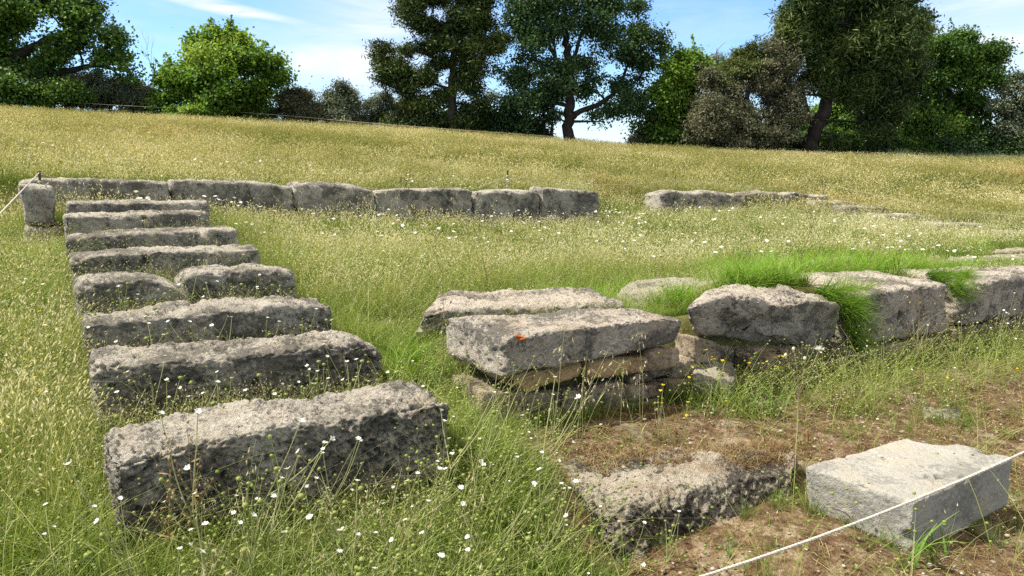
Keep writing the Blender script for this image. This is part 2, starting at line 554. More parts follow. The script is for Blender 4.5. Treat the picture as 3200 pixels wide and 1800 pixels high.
def stone(name, top, bot, mat, step=.02, r=.05, seed=0, lump=.03, mid=.012, pit=.014, fine=.004, prof=None, dent=None, foot=True, parent=None, wild=1.0, margin=.0, chip=1.0):
    """weathered block: top/bot = four corners each (front-left, front-right, back-right, back-left)"""
    top = np.asarray(top, float); bot = np.asarray(bot, float)
    L = .25 * (np.linalg.norm(top[1] - top[0]) + np.linalg.norm(top[2] - top[3]) + np.linalg.norm(bot[1] - bot[0]) + np.linalg.norm(bot[2] - bot[3]))
    W = .25 * (np.linalg.norm(top[3] - top[0]) + np.linalg.norm(top[2] - top[1]) + np.linalg.norm(bot[3] - bot[0]) + np.linalg.norm(bot[2] - bot[1]))
    H = np.mean(np.linalg.norm(top - bot, axis=1))
    dims = np.array([L, W, H])
    uvw, quads = box_lattice(dims, step)
    p = uvw * dims
    cen = bot.mean(0)
    sd = np.array([seed * 3.17, seed * 1.93, seed * 7.7])
    rr = r * (1 + .7 * fbm(p * 3.1 + sd, 40 + seed, 2) * chip)
    rr = np.clip(rr, .006, .48 * dims.min())[:, None]
    inner = np.clip(p, rr, dims - rr)
    dv = p - inner
    ln = np.linalg.norm(dv, axis=1, keepdims=True) + 1e-9
    nrm = dv / ln
    p = inner + nrm * rr
    q = p + sd
    d = lump * fbm(q * 2.6, seed + 1, 3) * 1.3
    d += mid * fbm(q * 10, seed + 2, 3) * 1.3
    pm = sstep(-.3, .3, fbm(q * 3.3, seed + 9, 2))
    pn = vnoise(q * 24 + 3, seed + 5) * .6 + vnoise(q * 41, seed + 6) * .4
    d -= pit * sstep(.0, .4, pn) * (0.35 + .65 * pm) * .9
    if step < .017 and pit > 0:
        wq = q + .012 * np.stack([vnoise(q * 30, seed + 31), vnoise(q * 30, seed + 32), vnoise(q * 30, seed + 33)], 1)
        f1 = worley(wq * np.array([17, 17, 23]), seed + 15)
        d -= pit * 1.15 * sstep(.52, .18, f1) * (.25 + .75 * pm)
        if step < .012:
            f2 = worley(wq * 38, seed + 16)
            d -= pit * .75 * sstep(.5, .2, f2) * (.3 + .7 * pm)
    d += fine * vnoise(q * 75, seed + 7)
    hn = vnoise(q * 13 + 9, seed + 11)
    d -= pit * 1.8 * sstep(.6, .78, hn)
    if dent:
        for (cu, cv_, cw, rad, dep) in dent:
            c = np.array([cu, cv_, cw]) * dims
            dd = np.linalg.norm((p - c), axis=1) / rad
            d -= dep * sstep(1.0, .45, dd)
    p = p + nrm * d[:, None] * wild
    u, v, w = (p / dims).T
    if prof:
        xs = np.array([a for a, _ in prof]); zs = np.array([b for _, b in prof])
        dz = np.interp(u, xs, zs) * np.clip(w, 0, 1.1)
    else:
        dz = 0
    def bil(c):
        return ((1 - u) * (1 - v))[:, None] * c[0] + (u * (1 - v))[:, None] * c[1] + (u * v)[:, None] * c[2] + ((1 - u) * v)[:, None] * c[3]
    x = bil(bot) * (1 - w)[:, None] + bil(top) * w[:, None]
    x[:, 2] += dz
    o_loc = cen
    me = mesh_np(name, x - o_loc, quads, mat, True)
    import bmesh
    bm = bmesh.new(); bm.from_mesh(me); bmesh.ops.recalc_face_normals(bm, faces=bm.faces); bm.to_mesh(me); bm.free()
    ob = link(name, me, parent)
    ob.location = o_loc
    if foot:
        f = (top[:, :2] + bot[:, :2]) / 2
        c = f.mean(0)
        f = c + (f - c) * (1 + margin)
        FOOT.append((f, top[:, 2].max()))
    return ob

def T(o,*a,**k):
    k.setdefault('kind','thing'); return tag(o,*a,**k)

def block(name, A, B, w, h, mat, vdir=V, back_dz=0.0, inset=.0, **kw):
    """block from its front top edge A-B, width w backwards, height h"""
    A = np.asarray(A, float); B = np.asarray(B, float)
    top = [A, B, B + vdir * w + ZUP * back_dz, A + vdir * w + ZUP * back_dz]
    bot = [p - ZUP * h for p in top]
    if inset:
        c = np.mean(bot, 0); bot = [c + (b - c) * (1 - inset) for b in bot]
    return stone(name, top, bot, mat, **kw)

STEP_LABELS = [
    'largest and nearest weathered limestone step block, with white flowers before its dark front face',
    'second step block from the camera, rough grey limestone just behind the nearest one',
    'third step block from the camera, pitted grey limestone with a pale flat top',
    None,
    'pitted grey step block directly behind the broken pair in the left rows',
    'grey step block fourth from the back in the left rows, sixth from the camera',
    'narrow pitted step block second from the back in the left rows',
    'thin pale step block rearmost in the left rows, half sunk before the long back row',
]
profs = [
    [(0, -.02), (.12, -.005), (.3, .012), (.42, .03), (.6, .0), (.8, .0), (.95, .01), (1, -.02)],
    [(0, 0), (.35, -.01), (.6, .01), (.9, .03), (1, -.03)],
    [(0, -.03), (.3, .0), (.8, .02), (1, -.01)],
    None,
    [(0, -.03), (.2, 0), (.5, .01), (1, 0)],
    [(0, -.03), (.25, 0), (1, 0.0)],
    [(0, 0), (.3, -.01), (.6, .01), (1, 0)],
    None]
grp_step = 'rows of limestone step blocks at the left'
for i, (A, B, w, h) in enumerate(ROWS):
    if i == 3:
        continue
    st = .0068 if i == 0 else .009 if i == 1 else .014 if i == 2 else .02
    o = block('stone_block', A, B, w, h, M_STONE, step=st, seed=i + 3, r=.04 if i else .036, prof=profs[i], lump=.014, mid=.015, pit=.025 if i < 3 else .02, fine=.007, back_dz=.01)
    T(o, STEP_LABELS[i], 'stone block', grp_step)
# fourth row: broken in two
A, B, w, h = ROWS[3]
Lv = B - A
a1, b1 = A + ZUP * .0, A + Lv * .56
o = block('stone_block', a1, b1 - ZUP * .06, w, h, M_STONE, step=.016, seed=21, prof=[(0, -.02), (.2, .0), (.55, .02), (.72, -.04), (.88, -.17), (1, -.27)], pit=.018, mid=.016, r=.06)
T(o, 'left half of the broken step block, its right end sloping down into the crack', 'stone block', grp_step)
a2, b2 = A + Lv * .44 + V * .06, B
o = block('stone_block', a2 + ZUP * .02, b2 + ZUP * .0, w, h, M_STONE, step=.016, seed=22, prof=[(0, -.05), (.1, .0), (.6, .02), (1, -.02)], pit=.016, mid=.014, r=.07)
T(o, 'right half of the broken step block, squarer and higher than its sloping left half', 'stone block', grp_step)

# corner pillar: two stones
A, B = front_edge((58, 578), 8.75, (166, 584))
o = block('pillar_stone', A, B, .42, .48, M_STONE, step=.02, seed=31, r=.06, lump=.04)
T(o, 'upper of the two stones stacked at the left corner of the back row', 'stone block')
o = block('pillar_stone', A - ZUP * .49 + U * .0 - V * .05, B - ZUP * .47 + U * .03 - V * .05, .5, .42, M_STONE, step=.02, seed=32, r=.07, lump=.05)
T(o, 'lower of the two stones stacked at the left corner of the back row', 'stone block')

# back row
BR = [(56, 562, 528, 566, 'long leftmost block of the back row, behind the corner pillar'),
      (531, 564, 912, 574, 'second block from the left in the back row, dark grey with a sagging right corner'),
      (917, 572, 1168, 588, 'third block from the left in the back row, between two tight joints'),
      (1172, 588, 1478, 594, 'fourth block from the left in the back row, ending at a yellow grass tuft'),
      (1488, 596, 1692, 598, 'fifth block from the left in the back row, in front of the thin rope post'),
      (1696, 588, 1872, 604, 'rightmost block of the long back row, square and set slightly forward')]
bprof = [[(0, -.03), (.1, .02), (1, 0)], [(0, .0), (.3, .02), (.7, .01), (.85, -.03), (1, -.06)], [(0, .0), (.15, .02), (.7, .02), (1, -.05)],
         [(0, -.04), (.2, -.0), (.6, .01), (.9, .03), (1, -.02)], [(0, -.02), (.3, .01), (1, -.0)], [(0, -.0), (.2, .04), (.5, .01), (1, .0)]]
for i, (lx, ly, rx, ry, lab) in enumerate(BR):
    off = -.08 if i == 5 else 0.0
    A, B = backP(lx, ly, off), backP(rx, ry, off)
    hh = .62 if i < 4 else .68
    o = block('back_row_block', A, B, .48, hh, M_STONE_FAR, step=.026, seed=50 + i, r=.055, prof=bprof[i], lump=.035, pit=.02, mid=.016)
    T(o, lab, 'stone block', 'blocks of the long back row')
# right-hand group at the back
RB = [(2062, 600, 2325, 600, .34, 'left of the two low blocks right of the gap in the back row'), (2330, 601, 2588, 603, .3, 'right of the two low blocks right of the gap, sunk in seeding grass')]
for i, (lx, ly, rx, ry, hh, lab) in enumerate(RB):
    o = block('back_row_block', backP(lx, ly), backP(rx, ry), .5, hh + .3, M_STONE_FAR, step=.026, seed=70 + i, r=.07, lump=.06, pit=.022, prof=[(0, -.05), (.15, .02), (.4, -.04), (.6, .02), (.8, -.06), (1, -.03)])
    T(o, lab, 'stone block', 'low blocks right of the gap')
LOWG = [P(110, 720, 8.75), backP(2150, 600), backP(2280, 600), backP(2400, 600), backP(2520, 600)]
c0 = backP(2590, 605)
RS = [(2565, 635, 2682, 638, .9, 'rearmost of the descending blocks at the far right'), (2640, 652, 2775, 655, 1.8, 'second descending block from the back at the far right'),
      (2765, 676, 2930, 678, 2.6, 'middle descending block at the far right, with a dark pitted patch'), (2928, 704, 3082, 706, 3.5, 'fourth descending block at the far right, pale and low in the grass'),
      (3128, 730, 3290, 734, 4.4, 'nearest descending block, cut by the right edge of the picture')]
for i, (lx, ly, rx, ry, t, lab) in enumerate(RS):
    A = P(lx, ly - 6, c0[1] - .848 * t - .3)
    r_ = ray(rx, ry); k = r_[0] / r_[1]; s = (k * A[1] - A[0]) / (U[0] - U[1] * k)
    B = P(rx, ry - 6, A[1] + U[1] * s)
    LOWG.append((A + B) / 2)
    o = block('descending_block', A, B, .45, .5, M_STONE_FAR, step=.03, seed=80 + i, r=.07, lump=.04)
    T(o, lab, 'stone block', 'descending blocks at the far right')

# ---- right-hand wall of big slabs
def down(p, h): return np.asarray(p, float) - ZUP * h
# slab A with the orange lichen
zA = -1.10
C1 = Pz(1585, 1046, zA); C0 = Pz(1390, 1000, zA)
AR = wallP(2140, 994)
topA = [C1, AR, Pz(2010, 958, -1.125), Pz(1392, 986, zA + .005)]
botA = [P(1572, 1190, C1[1] + .0), wallP(2112, 1070, .02), Pz(2010, 958, -1.125) - ZUP * .22, P(1395, 1112, 5.2)]
ol = C1 + (AR - C1) * .075 - ZUP * .012 + V * .01
M_ORANGE = stone_mat('wall_stone_orange', spots=.6, light=(.64, .565, .465), mid=(.45, .39, .31), lichen=.22, ochre=(.4, .3, .2), orange=(ol[0], ol[1], ol[2], .047))
o = stone('wall_slab', topA, botA, M_ORANGE, step=.0085, r=.04, seed=101, lump=.022, mid=.012, pit=.009, fine=.003,
          prof=[(0, -.02), (.15, .0), (.5, .0), (.7, .02), (.9, .01), (1, -.03)])
T(o, 'thick overhanging slab with an orange lichen spot on its front edge', 'stone slab')
slabA = o
# A2 / A3 behind
zb = -1.17
o = stone('wall_slab', [P(1318, 972, 5.8), Pz(1955, 936, zb - .02), Pz(1850, 892, zb + .01), P(1366, 906, 6.5)],
          [P(1290, 1075, 5.85), down(Pz(1950, 936, zb), .35), down(Pz(1850, 892, zb), .35), down(P(1366, 906, 6.5), .4)],
          M_WALL, step=.0125, r=.05, seed=102, lump=.028, pit=.018, mid=.016, prof=[(0, -.04), (.12, 0), (.45, .0), (.5, -.03), (.56, -.02), (1, -.01)])
T(o, 'long flat pitted slab behind the orange-spotted slab, a strip of lush grass between them', 'stone slab')
o = stone('wall_slab', [Pz(1905, 908, -1.22), Pz(2200, 908, -1.23), Pz(2250, 874, -1.23), Pz(2030, 866, -1.2)],
          [down(Pz(1950, 915, -1.2), .3), down(Pz(2160, 908, -1.2), .3), down(Pz(2250, 868, -1.2), .3), down(Pz(2030, 858, -1.17), .3)],
          M_FLAT, step=.016, r=.05, seed=104, lump=.035)
T(o, 'broad pale flat slab with dry twigs on top, behind the slab row', 'stone slab')
# slab B: chunk with undercut
BT = [wallP(2160, 945), wallP(2648, 952), Pz(2520, 910, -1.19), Pz(2230, 893, -1.17)]
BBm = [wallP(2178, 1040, .12), wallP(2598, 1075, .14), down(Pz(2520, 910, -1.19), .5), down(Pz(2230, 893, -1.17), .5)]
o = stone('wall_slab', BT, BBm, M_WALL, step=.0105, r=.055, seed=112, lump=.07, mid=.016, pit=.014, fine=.004,
          prof=[(0, -.02), (.2, .05), (.35, .05), (.45, -.0), (.6, -.0), (.75, .03), (.92, .0), (1, -.02)], dent=[(.5, 0, .08, .3, .1), (.9, 0, .62, .03, .03), (.3, 0, .05, .2, .07)])
T(o, 'knobbly undercut block right of the orange-spotted slab, with a small round hole', 'stone block')
# slab C
CT = [wallP(2676, 922), wallP(2966, 882), wallP(2966, 882) + V * .85 + ZUP * .02, wallP(2676, 922) + V * 1.1 + ZUP * .05]
CB = [wallP(2690, 1076, .02), wallP(2968, 1038, .03), down(CT[2], .5), down(CT[3], .55)]
o = stone('wall_slab', CT, CB, M_WALL, step=.013, r=.05, seed=106, lump=.03, mid=.012, pit=.012, dent=[(.42, 0, .45, .07, .06), (.35, 0, .85, .03, .03), (.65, 0, .5, .025, .02)])
T(o, 'tall squared block with a dark chipped hollow in its front face', 'stone block')
# slab D
DT = [wallP(3016, 892), wallP(3360, 834), wallP(3360, 834) + V * .14, wallP(3016, 892) + V * 1.0 + ZUP * .05]
DB = [wallP(2982, 1022, .03), wallP(3360, 972, .03), down(DT[2], .55), down(DT[3], .55)]
o = stone('wall_slab', DT, DB, M_WALL, step=.015, r=.06, seed=107, lump=.035, mid=.012, pit=.012)
T(o, 'large squared block cut by the right edge, above thin courses of masonry', 'stone block')
# flat stones in the meadow behind
FLATS = [(2516, 838, 2690, 829, 2660, 820, 2540, 824, 'thin flat paving stone showing in bright grass above the tall squared block'),
         (2950, 832, 3050, 830, 3040, 816, 2965, 818, 'small flat paving stone left of the paired ones at the right edge'),
         (3050, 826, 3210, 822, 3210, 810, 3070, 812, 'lower of the two flat paving stones at the right edge'),
         (3096, 803, 3230, 801, 3230, 788, 3110, 790, 'upper of the two flat paving stones at the right edge'),
         (2225, 862, 2330, 858, 2320, 846, 2240, 850, 'small flat paving stone beside the pale slab with dry twigs')]
for i, (a, b, c, d, e, f, g, h, lab) in enumerate(FLATS):
    pts, ok = hit_ground(np.array([a, c, e, g], float), np.array([b, d, f, h], float))
    pts[:, 2] = pts[:, 2].mean() + .075
    o = stone('paving_stone', pts, pts - ZUP * .2, M_FLAT, step=.025, r=.03, seed=120 + i, lump=.02, pit=.01, margin=.25)
    T(o, lab, 'paving stone')

# ---- stones under the slabs
o = stone('ochre_slab', [P(1478, 1140, 5.0), P(1600, 1172, 4.78), wallP(1838, 1128, .06), P(1620, 1060, 5.6)],
          [P(1520, 1180, 5.0), P(1640, 1232, 4.78), wallP(1822, 1178, .08), P(1650, 1110, 5.6)], M_OCHRE, step=.016, r=.035, seed=130, lump=.025, pit=.006, foot=False)
T(o, 'thin curved ochre slab under the left end of the orange-spotted slab', 'stone slab')
o = block('ochre_stone', wallP(1842, 1130, .06), wallP(2036, 1112, .06), .4, .13, M_OCHRE, step=.016, r=.03, seed=131, lump=.02, pit=.006, foot=False)
T(o, 'smooth ochre stone wedged in the middle under the orange-spotted slab', 'stone')
o = block('pale_stone', wallP(2036, 1096, .04), wallP(2126, 1090, .06), .3, .16, M_PALE, step=.014, r=.05, seed=132, lump=.045, pit=.008, foot=False)
T(o, 'pale pinkish chipped rock under the right end of the orange-spotted slab', 'rock')
pts = np.array([P(2165, 1175, 5.55), P(2300, 1180, 5.5), P(2280, 1115, 6.1), P(2165, 1100, 6.1)])
o = stone('pale_slab', pts, pts - ZUP * .16, M_FLAT, step=.018, r=.03, seed=133, lump=.02, pit=.008)
T(o, 'pale bluish flat stone in the shade between the slab and the knobbly block', 'stone slab')
o = block('ledge_stone', wallP(2345, 1116, -.02), wallP(2470, 1112, -.02), .35, .11, M_MASON, step=.018, r=.03, seed=134, lump=.02, foot=False)
T(o, 'left brown ledge stone below the knobbly block', 'stone')
o = block('ledge_stone', wallP(2474, 1112, .0), wallP(2568, 1106, .0), .35, .11, M_MASON, step=.018, r=.03, seed=135, lump=.02, foot=False)
T(o, 'right brown ledge stone below the knobbly block, split from its neighbour by a crack', 'stone')

wall = empty('foundation_wall', tuple(wallP(1900, 1300)))
T(wall, 'low coursed rubble foundation wall carrying the big slabs at right', 'wall')
def course(pxs, tops, bots, off, seed, depth=.45):
    for i in range(len(pxs) - 1):
        A = wallP(pxs[i] + 2, tops[i], off + random.uniform(-.015, .02)); B = wallP(pxs[i + 1] - 2, tops[i + 1], off + random.uniform(-.015, .02))
        h = max(.06, A[2] - wallP(pxs[i], bots[i], off)[2])
        o = block('stone', A, B, depth, h - .012, M_MASON, step=.016, r=.025, seed=seed + i, lump=.02, mid=.01, pit=.008, foot=False)
        o.parent = wall
        o.matrix_parent_inverse.identity()
        o.location = Vector(o.location) - wall.location
course([1505, 1760, 1965], [1222, 1226, 1190], [1345, 1335, 1300], .08, 140)
course([1968, 2100, 2190], [1176, 1140, 1120], [1212, 1192, 1178], .09, 145)
course([1968, 2080, 2200], [1216, 1196, 1182], [1262, 1240, 1222], .05, 150)
course([1972, 2120, 2240], [1266, 1244, 1226], [1318, 1300, 1275], .02, 155)
course([2196, 2330, 2480, 2600, 2700], [1215, 1180, 1158, 1130, 1105], [1270, 1235, 1205, 1185, 1160], -.02, 160)
course([2170, 2300, 2440, 2560, 2650], [1052, 1086, 1090, 1084, 1060], [1130, 1124, 1118, 1112, 1106], .1, 192)
course([2600, 2760, 2880, 2975], [1096, 1082, 1066, 1050], [1150, 1136, 1115, 1090], .06, 170)
course([2975, 3070, 3180, 3300], [1030, 1012, 995, 978], [1058, 1040, 1020, 1002], .05, 176)
course([2970, 3110, 3210, 3330], [1061, 1037, 1020, 1000], [1092, 1068, 1048, 1026], .03, 180)
course([2990, 3060, 3200, 3330], [1090, 1078, 1051, 1029], [1125, 1110, 1080, 1060], .0, 186)
FOOT.append((np.array([(W0 + U * a + V * b)[:2] for a, b in ((.05, .04), (9, .0), (9, .55), (.05, .55))]), -1.0))

# ---- bedrock slab in front
zk = -1.79
bt = [Pz(1870, 1590, zk), Pz(2484, 1462, zk), Pz(2500, 1385, zk), Pz(1668, 1410, zk)]
bb = [P(1950, 1810, 3.46), down(Pz(2470, 1500, zk), .32), down(Pz(2510, 1400, zk), .34), down(Pz(1690, 1440, zk), .34)]
o = stone('bedrock_slab', bt, bb, M_BED, step=.0085, r=.05, seed=201, lump=.03, mid=.02, pit=.02, fine=.005, margin=.0)
T(o, 'low rough slab of mottled black and white rock, its top covered in dry moss', 'rock slab')
# ---- white marble block
ztop = -1.71
mt = [Pz(2509, 1456, ztop + .005), Pz(2860, 1568, ztop - .01), Pz(3166, 1430, ztop), Pz(2868, 1352, ztop + .01)]
mb = [P(2524, 1600, 3.93), P(2830, 1765, 3.53), P(3152, 1580, 4.08), down(mt[3], .4)]
# lattice order: front-left, front-right, back-right, back-left
o = stone('marble_block', [mt[0], mt[1], mt[2], mt[3]], [mb[0], mb[1], mb[2], mb[3]], M_MARBLE, step=.0075, r=.018, seed=211, lump=.007, mid=.005, pit=.002, fine=.002,
          dent=[(.86, .42, 1.0, .05, .05), (.80, .36, 1.0, .035, .03), (.16, .99, .9, .16, .09), (.0, .3, 1.0, .04, .02), (.55, .0, 1.0, .035, .02), (.99, .5, 1.0, .04, .02), (1.0, .0, .4, .05, .03), (.75, .98, 1.0, .05, .025)], chip=1.6, margin=-.04)
T(o, 'white marble block with an oval dowel hole in its smooth top, behind the rope', 'marble block')
# small half buried pale stone
pts, ok = hit_ground(np.array([2890, 3010, 3000, 2880.]), np.array([1325, 1322, 1290, 1290.]))
pts[:, 2] += .05
o = stone('field_stone', pts, pts - ZUP * .15, M_BED, step=.02, r=.05, seed=220, lump=.04)
T(o, 'small pale stone half buried in dry grass behind the marble block', 'stone')

# ------------------------------------------------------------------ ropes and posts
M_ROPE = plain_mat('rope', (.5, .46, .38), .9, 120, .35)
M_ROPE2 = plain_mat('rope_yellow', (.42, .39, .24), .9, 90, .3)
M_POST = plain_mat('post_metal', (.38, .37, .36), .55, 25, .4)
M_RUST = plain_mat('rust', (.12, .08, .06), .8, 40, .5)
def smooth_path(pts, n=12, sag=0):
    pts = np.asarray(pts, float)
    t = np.arange(len(pts)); tt = np.linspace(0, len(pts) - 1, n * (len(pts) - 1) + 1)
    out = np.empty((len(tt), 3))
    for i, x in enumerate(tt):
        k = min(int(x), len(pts) - 2); f = x - k
        p0 = pts[max(k - 1, 0)]; p1 = pts[k]; p2 = pts[k + 1]; p3 = pts[min(k + 2, len(pts) - 1)]
        out[i] = .5 * ((2 * p1) + (-p0 + p2) * f + (2 * p0 - 5 * p1 + 4 * p2 - p3) * f * f + (-p0 + 3 * p1 - 3 * p2 + p3) * f ** 3)
    return out
def rope_mesh(pts, r, mat, name, twist=False):
    mb_ = MB()
    if not twist:
        mb_.tube(pts, r, 6)
    else:   # laid rope: three strands
        seg = np.concatenate([[0], np.cumsum(np.linalg.norm(np.diff(pts, axis=0), axis=1))])
        n = int(seg[-1] / .006)
        ss = np.linspace(0, seg[-1], n)
        pp = np.stack([np.interp(ss, seg, pts[:, k]) for k in range(3)], 1)
        tg = np.gradient(pp, axis=0); tg /= np.linalg.norm(tg, axis=1)[:, None]
        b = np.cross(tg, ZUP); b /= np.linalg.norm(b, axis=1)[:, None]; c = np.cross(tg, b)
        for k in range(3):
            a = ss / .03 * 2 * math.pi + k * 2 * math.pi / 3
            mb_.tube(pp + (b * np.cos(a)[:, None] + c * np.sin(a)[:, None]) * r * .5, r * .56, 6)
    return mb_.build(name, mat)
pa, pb = P(2080, 1853, 1.5), P(3420, 1318, 2.0)
pts = np.array([pa + (pb - pa) * f - ZUP * .03 * 4 * f * (1 - f) for f in np.linspace(0, 1, 40)])
pts[:, 2] += .012
o = link('barrier_rope', rope_mesh(pts, .0038, M_ROPE, 'barrier_rope', True)); tag(o, 'taut pale rope crossing the lower right corner in front of the marble block', 'rope')
pk = P(122, 540, 9.3)
pts = np.array([pk + (P(-260, 940, 2.6) - pk) * f for f in np.linspace(0, 1, 30)])
o = link('barrier_rope', rope_mesh(pts, .006, M_ROPE, 'barrier_rope2')); tag(o, 'white rope running from the corner pillar out at the left edge', 'rope')
def post(px, py, Y, label, r=.014, cap=True, lean=(0, 0)):
    tp = P(px, py, Y)
    gz = ground(tp[0], tp[1])[0]
    root = empty('rope_post', (tp[0], tp[1], gz - .1)); tag(root, label, 'post', 'thin rope posts in the meadow')
    h = tp[2] - gz + .1
    m_ = MB(); m_.tube([(-lean[0], -lean[1], 0), (0, 0, h * .8)], r, 8); link('rod', m_.build('rod', M_POST), root)
    m_ = MB(); m_.tube([(0, 0, h * .8), (0, 0, h)], r * 1.15, 8); m_.ball((0, 0, h), r * 1.6, sz=.6); link('cap', m_.build('cap', M_RUST), root)
    m_ = MB(); m_.ball((0, 0, h * .83), r * 2.0, sz=.9); link('knot', m_.build('knot', M_ROPE2), root)
    return tp
po = BK0 + V * .75
k0 = post(122, 537, 9.45, 'leaning rusty rope post behind the corner pillar', .014)
k1 = post(1586, 534, backP(1586, 560, .75)[1], 'grey rope post with a rusty top behind the back row', .016)
k2 = post(2110, 550, backP(2110, 560, .75)[1], 'thin dark rope post above the left end of the low blocks at the gap', .011)
k3 = post(2570, 566, backP(2570, 570, .75)[1], 'thin dark rope post at the right end of the low blocks', .011)
def bp(px, py, off=.6): return backP(px, py, off)
rp = [k0 - ZUP * .03, bp(200, 560), bp(360, 568, .5), bp(640, 573, .45), bp(800, 578, .4), bp(980, 581, .4), bp(1100, 582, .35), bp(1190, 592, .2), bp(1300, 593, .3), bp(1440, 586, .45), bp(1480, 590, .5), bp(1540, 570, .6), k1 - ZUP * .1]
o = link('barrier_rope', rope_mesh(smooth_path(rp), .0058, M_ROPE2, 'barrier_rope3')); tag(o, 'slack yellowish rope lying along the top of the long back row', 'rope')
rp = [k1 - ZUP * .1, bp(1700, 565, .75), bp(1800, 574, .75), bp(1900, 578, .75), bp(2000, 575, .75), k2 - ZUP * .08]
o = link('barrier_rope', rope_mesh(smooth_path(rp), .0058, M_ROPE2, 'barrier_rope4')); tag(o, 'sagging yellowish rope over the gap in the back row', 'rope')
rp = [k2 - ZUP * .08, bp(2250, 578, .75), bp(2400, 584, .75), k3 - ZUP * .05]
o = link('barrier_rope', rope_mesh(smooth_path(rp), .005, M_ROPE2, 'barrier_rope5')); tag(o, 'faint rope between the two thin dark posts', 'rope')
e1 = P(3500, 700, 15.5)
rp = [k3 - ZUP * .05, k3 * .6 + e1 * .4 - ZUP * .22, k3 * .25 + e1 * .75 - ZUP * .14, e1]
o = link('barrier_rope', rope_mesh(smooth_path(rp), .0058, M_ROPE2, 'barrier_rope6')); tag(o, 'pale rope descending from the last thin post out at the right edge', 'rope')
rp = [P(-300, 268, 37), P(0, 302, 37), P(320, 326, 37), P(640, 343, 37.5), P(900, 362, 38), P(1150, 384, 38), P(1420, 405, 38.2), P(1750, 428, 39)]
o = link('barrier_rope', rope_mesh(smooth_path(rp), .014, M_ROPE2, 'barrier_rope7')); tag(o, 'long thin rope strung along the crest of the meadow at left', 'rope')


# ------------------------------------------------------------------ grass (stuff, instanced tufts)
def blades(mb_, n, rad, h0, h1, w, bend=.5, nseg=3, t0=.2, t1=.6, tv=.12, lean=.35, rng=RNG, base=None, az=None):
    if base is None:
        a = rng.random(n) * 2 * math.pi; r = rad * np.sqrt(rng.random(n))
        base = np.stack([r * np.cos(a), r * np.sin(a), np.full(n, -.02)], 1)
    h = h0 + (h1 - h0) * rng.random(n) ** 1.3
    if az is None: az = rng.random(n) * 2 * math.pi
    dr = np.stack([np.cos(az), np.sin(az), np.zeros(n)], 1)
    sa = az + math.pi / 2 + (rng.random(n) - .5) * 1.6
    sd = np.stack([np.cos(sa), np.sin(sa), np.zeros(n)], 1)
    ln = lean * rng.random(n); bd = bend * (.3 + .9 * rng.random(n))
    ww = w * (.7 + .6 * rng.random(n))
    tn = (rng.random(n) - .5) * 2 * tv
    V_, A_ = [], []
    for k in range(nseg + 1):
        t = k / nseg
        p = base + dr * (h * (ln * t + bd * t * t))[:, None]
        p[:, 2] += h * (t - .35 * bd * t * t * t)
        wd = ww * max(.08, (1 - t) ** .75)
        V_ += [p - sd * wd[:, None] / 2, p + sd * wd[:, None] / 2]
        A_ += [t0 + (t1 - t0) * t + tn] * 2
    m = 2 * (nseg + 1)
    v = np.stack(V_, 1).reshape(-1, 3); a_ = np.stack(A_, 1).reshape(-1)
    i = np.arange(n)[:, None] * m
    q = np.concatenate([np.stack([i[:, 0] + 2 * k, i[:, 0] + 2 * k + 1, i[:, 0] + 2 * k + 3, i[:, 0] + 2 * k + 2], 1) for k in range(nseg)])
    mb_.add(v, q, np.clip(a_, 0, 1))
    tip = base + dr * (h * (ln + bd))[:, None]; tip[:, 2] += h * (1 - .35 * bd)
    td = dr * (ln + 2 * bd)[:, None]; td[:, 2] += 1 - 1.05 * bd
    td /= np.linalg.norm(td, axis=1)[:, None]
    return tip, td

def heads(mb_, pos, dr, l, w, tint, rng=RNG):
    """seed heads: two crossed diamonds"""
    n = len(pos)
    ll = l * (.7 + .6 * rng.random(n)); ww = w * (.7 + .6 * rng.random(n))
    ref = rng.normal(size=(n, 3))
    s1 = np.cross(dr, ref); s1 /= np.linalg.norm(s1, axis=1)[:, None] + 1e-9
    s2 = np.cross(dr, s1)
    tt = np.clip(tint + (rng.random(n) - .5) * .2, 0, 1)
    for s in (s1, s2):
        v = np.stack([pos - dr * .1 * ll[:, None], pos + dr * ll[:, None] * .4 + s * ww[:, None] / 2, pos + dr * ll[:, None], pos + dr * ll[:, None] * .4 - s * ww[:, None] / 2], 1).reshape(-1, 3)
        mb_.add(v, np.arange(n * 4).reshape(-1, 4), np.repeat(tt, 4))

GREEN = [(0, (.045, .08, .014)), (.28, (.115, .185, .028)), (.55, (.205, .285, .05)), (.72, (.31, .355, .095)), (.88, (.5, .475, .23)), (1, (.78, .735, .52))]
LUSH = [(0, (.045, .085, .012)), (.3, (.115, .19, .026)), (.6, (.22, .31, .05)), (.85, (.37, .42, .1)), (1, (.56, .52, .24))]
def field_regions(nt, pos, c):
    # tan dry patches in the field
    n = noise(nt, pos, .16, 3, .6)
    return mix(nt, math_(nt, 'MULTIPLY', maprange(nt, n, .56, .68), .5), c, (.5, .35, .15))
M_GRASS = plant_mat('meadow_grass', GREEN, .55, .22, .4, n2=4, n2amp=.1)
M_FRESH = plant_mat('fresh_grass', LUSH, 1.1, .25, .42, n2=6, n2amp=.1)
M_FIELD = plant_mat('field_grass', [(0, (.035, .062, .012)), (.27, (.1, .145, .028)), (.52, (.185, .22, .046)), (.72, (.29, .295, .08)), (.88, (.46, .42, .17)), (1, (.78, .72, .46))], .2, .36, .35, n2=1.1, n2amp=.1, regions=field_regions)
M_DRY = plant_mat('dry_moss', [(0, (.05, .025, .01)), (.35, (.13, .065, .026)), (.6, (.24, .15, .065)), (.8, (.36, .29, .12)), (1, (.46, .42, .2))], 1.2, .3, .25)

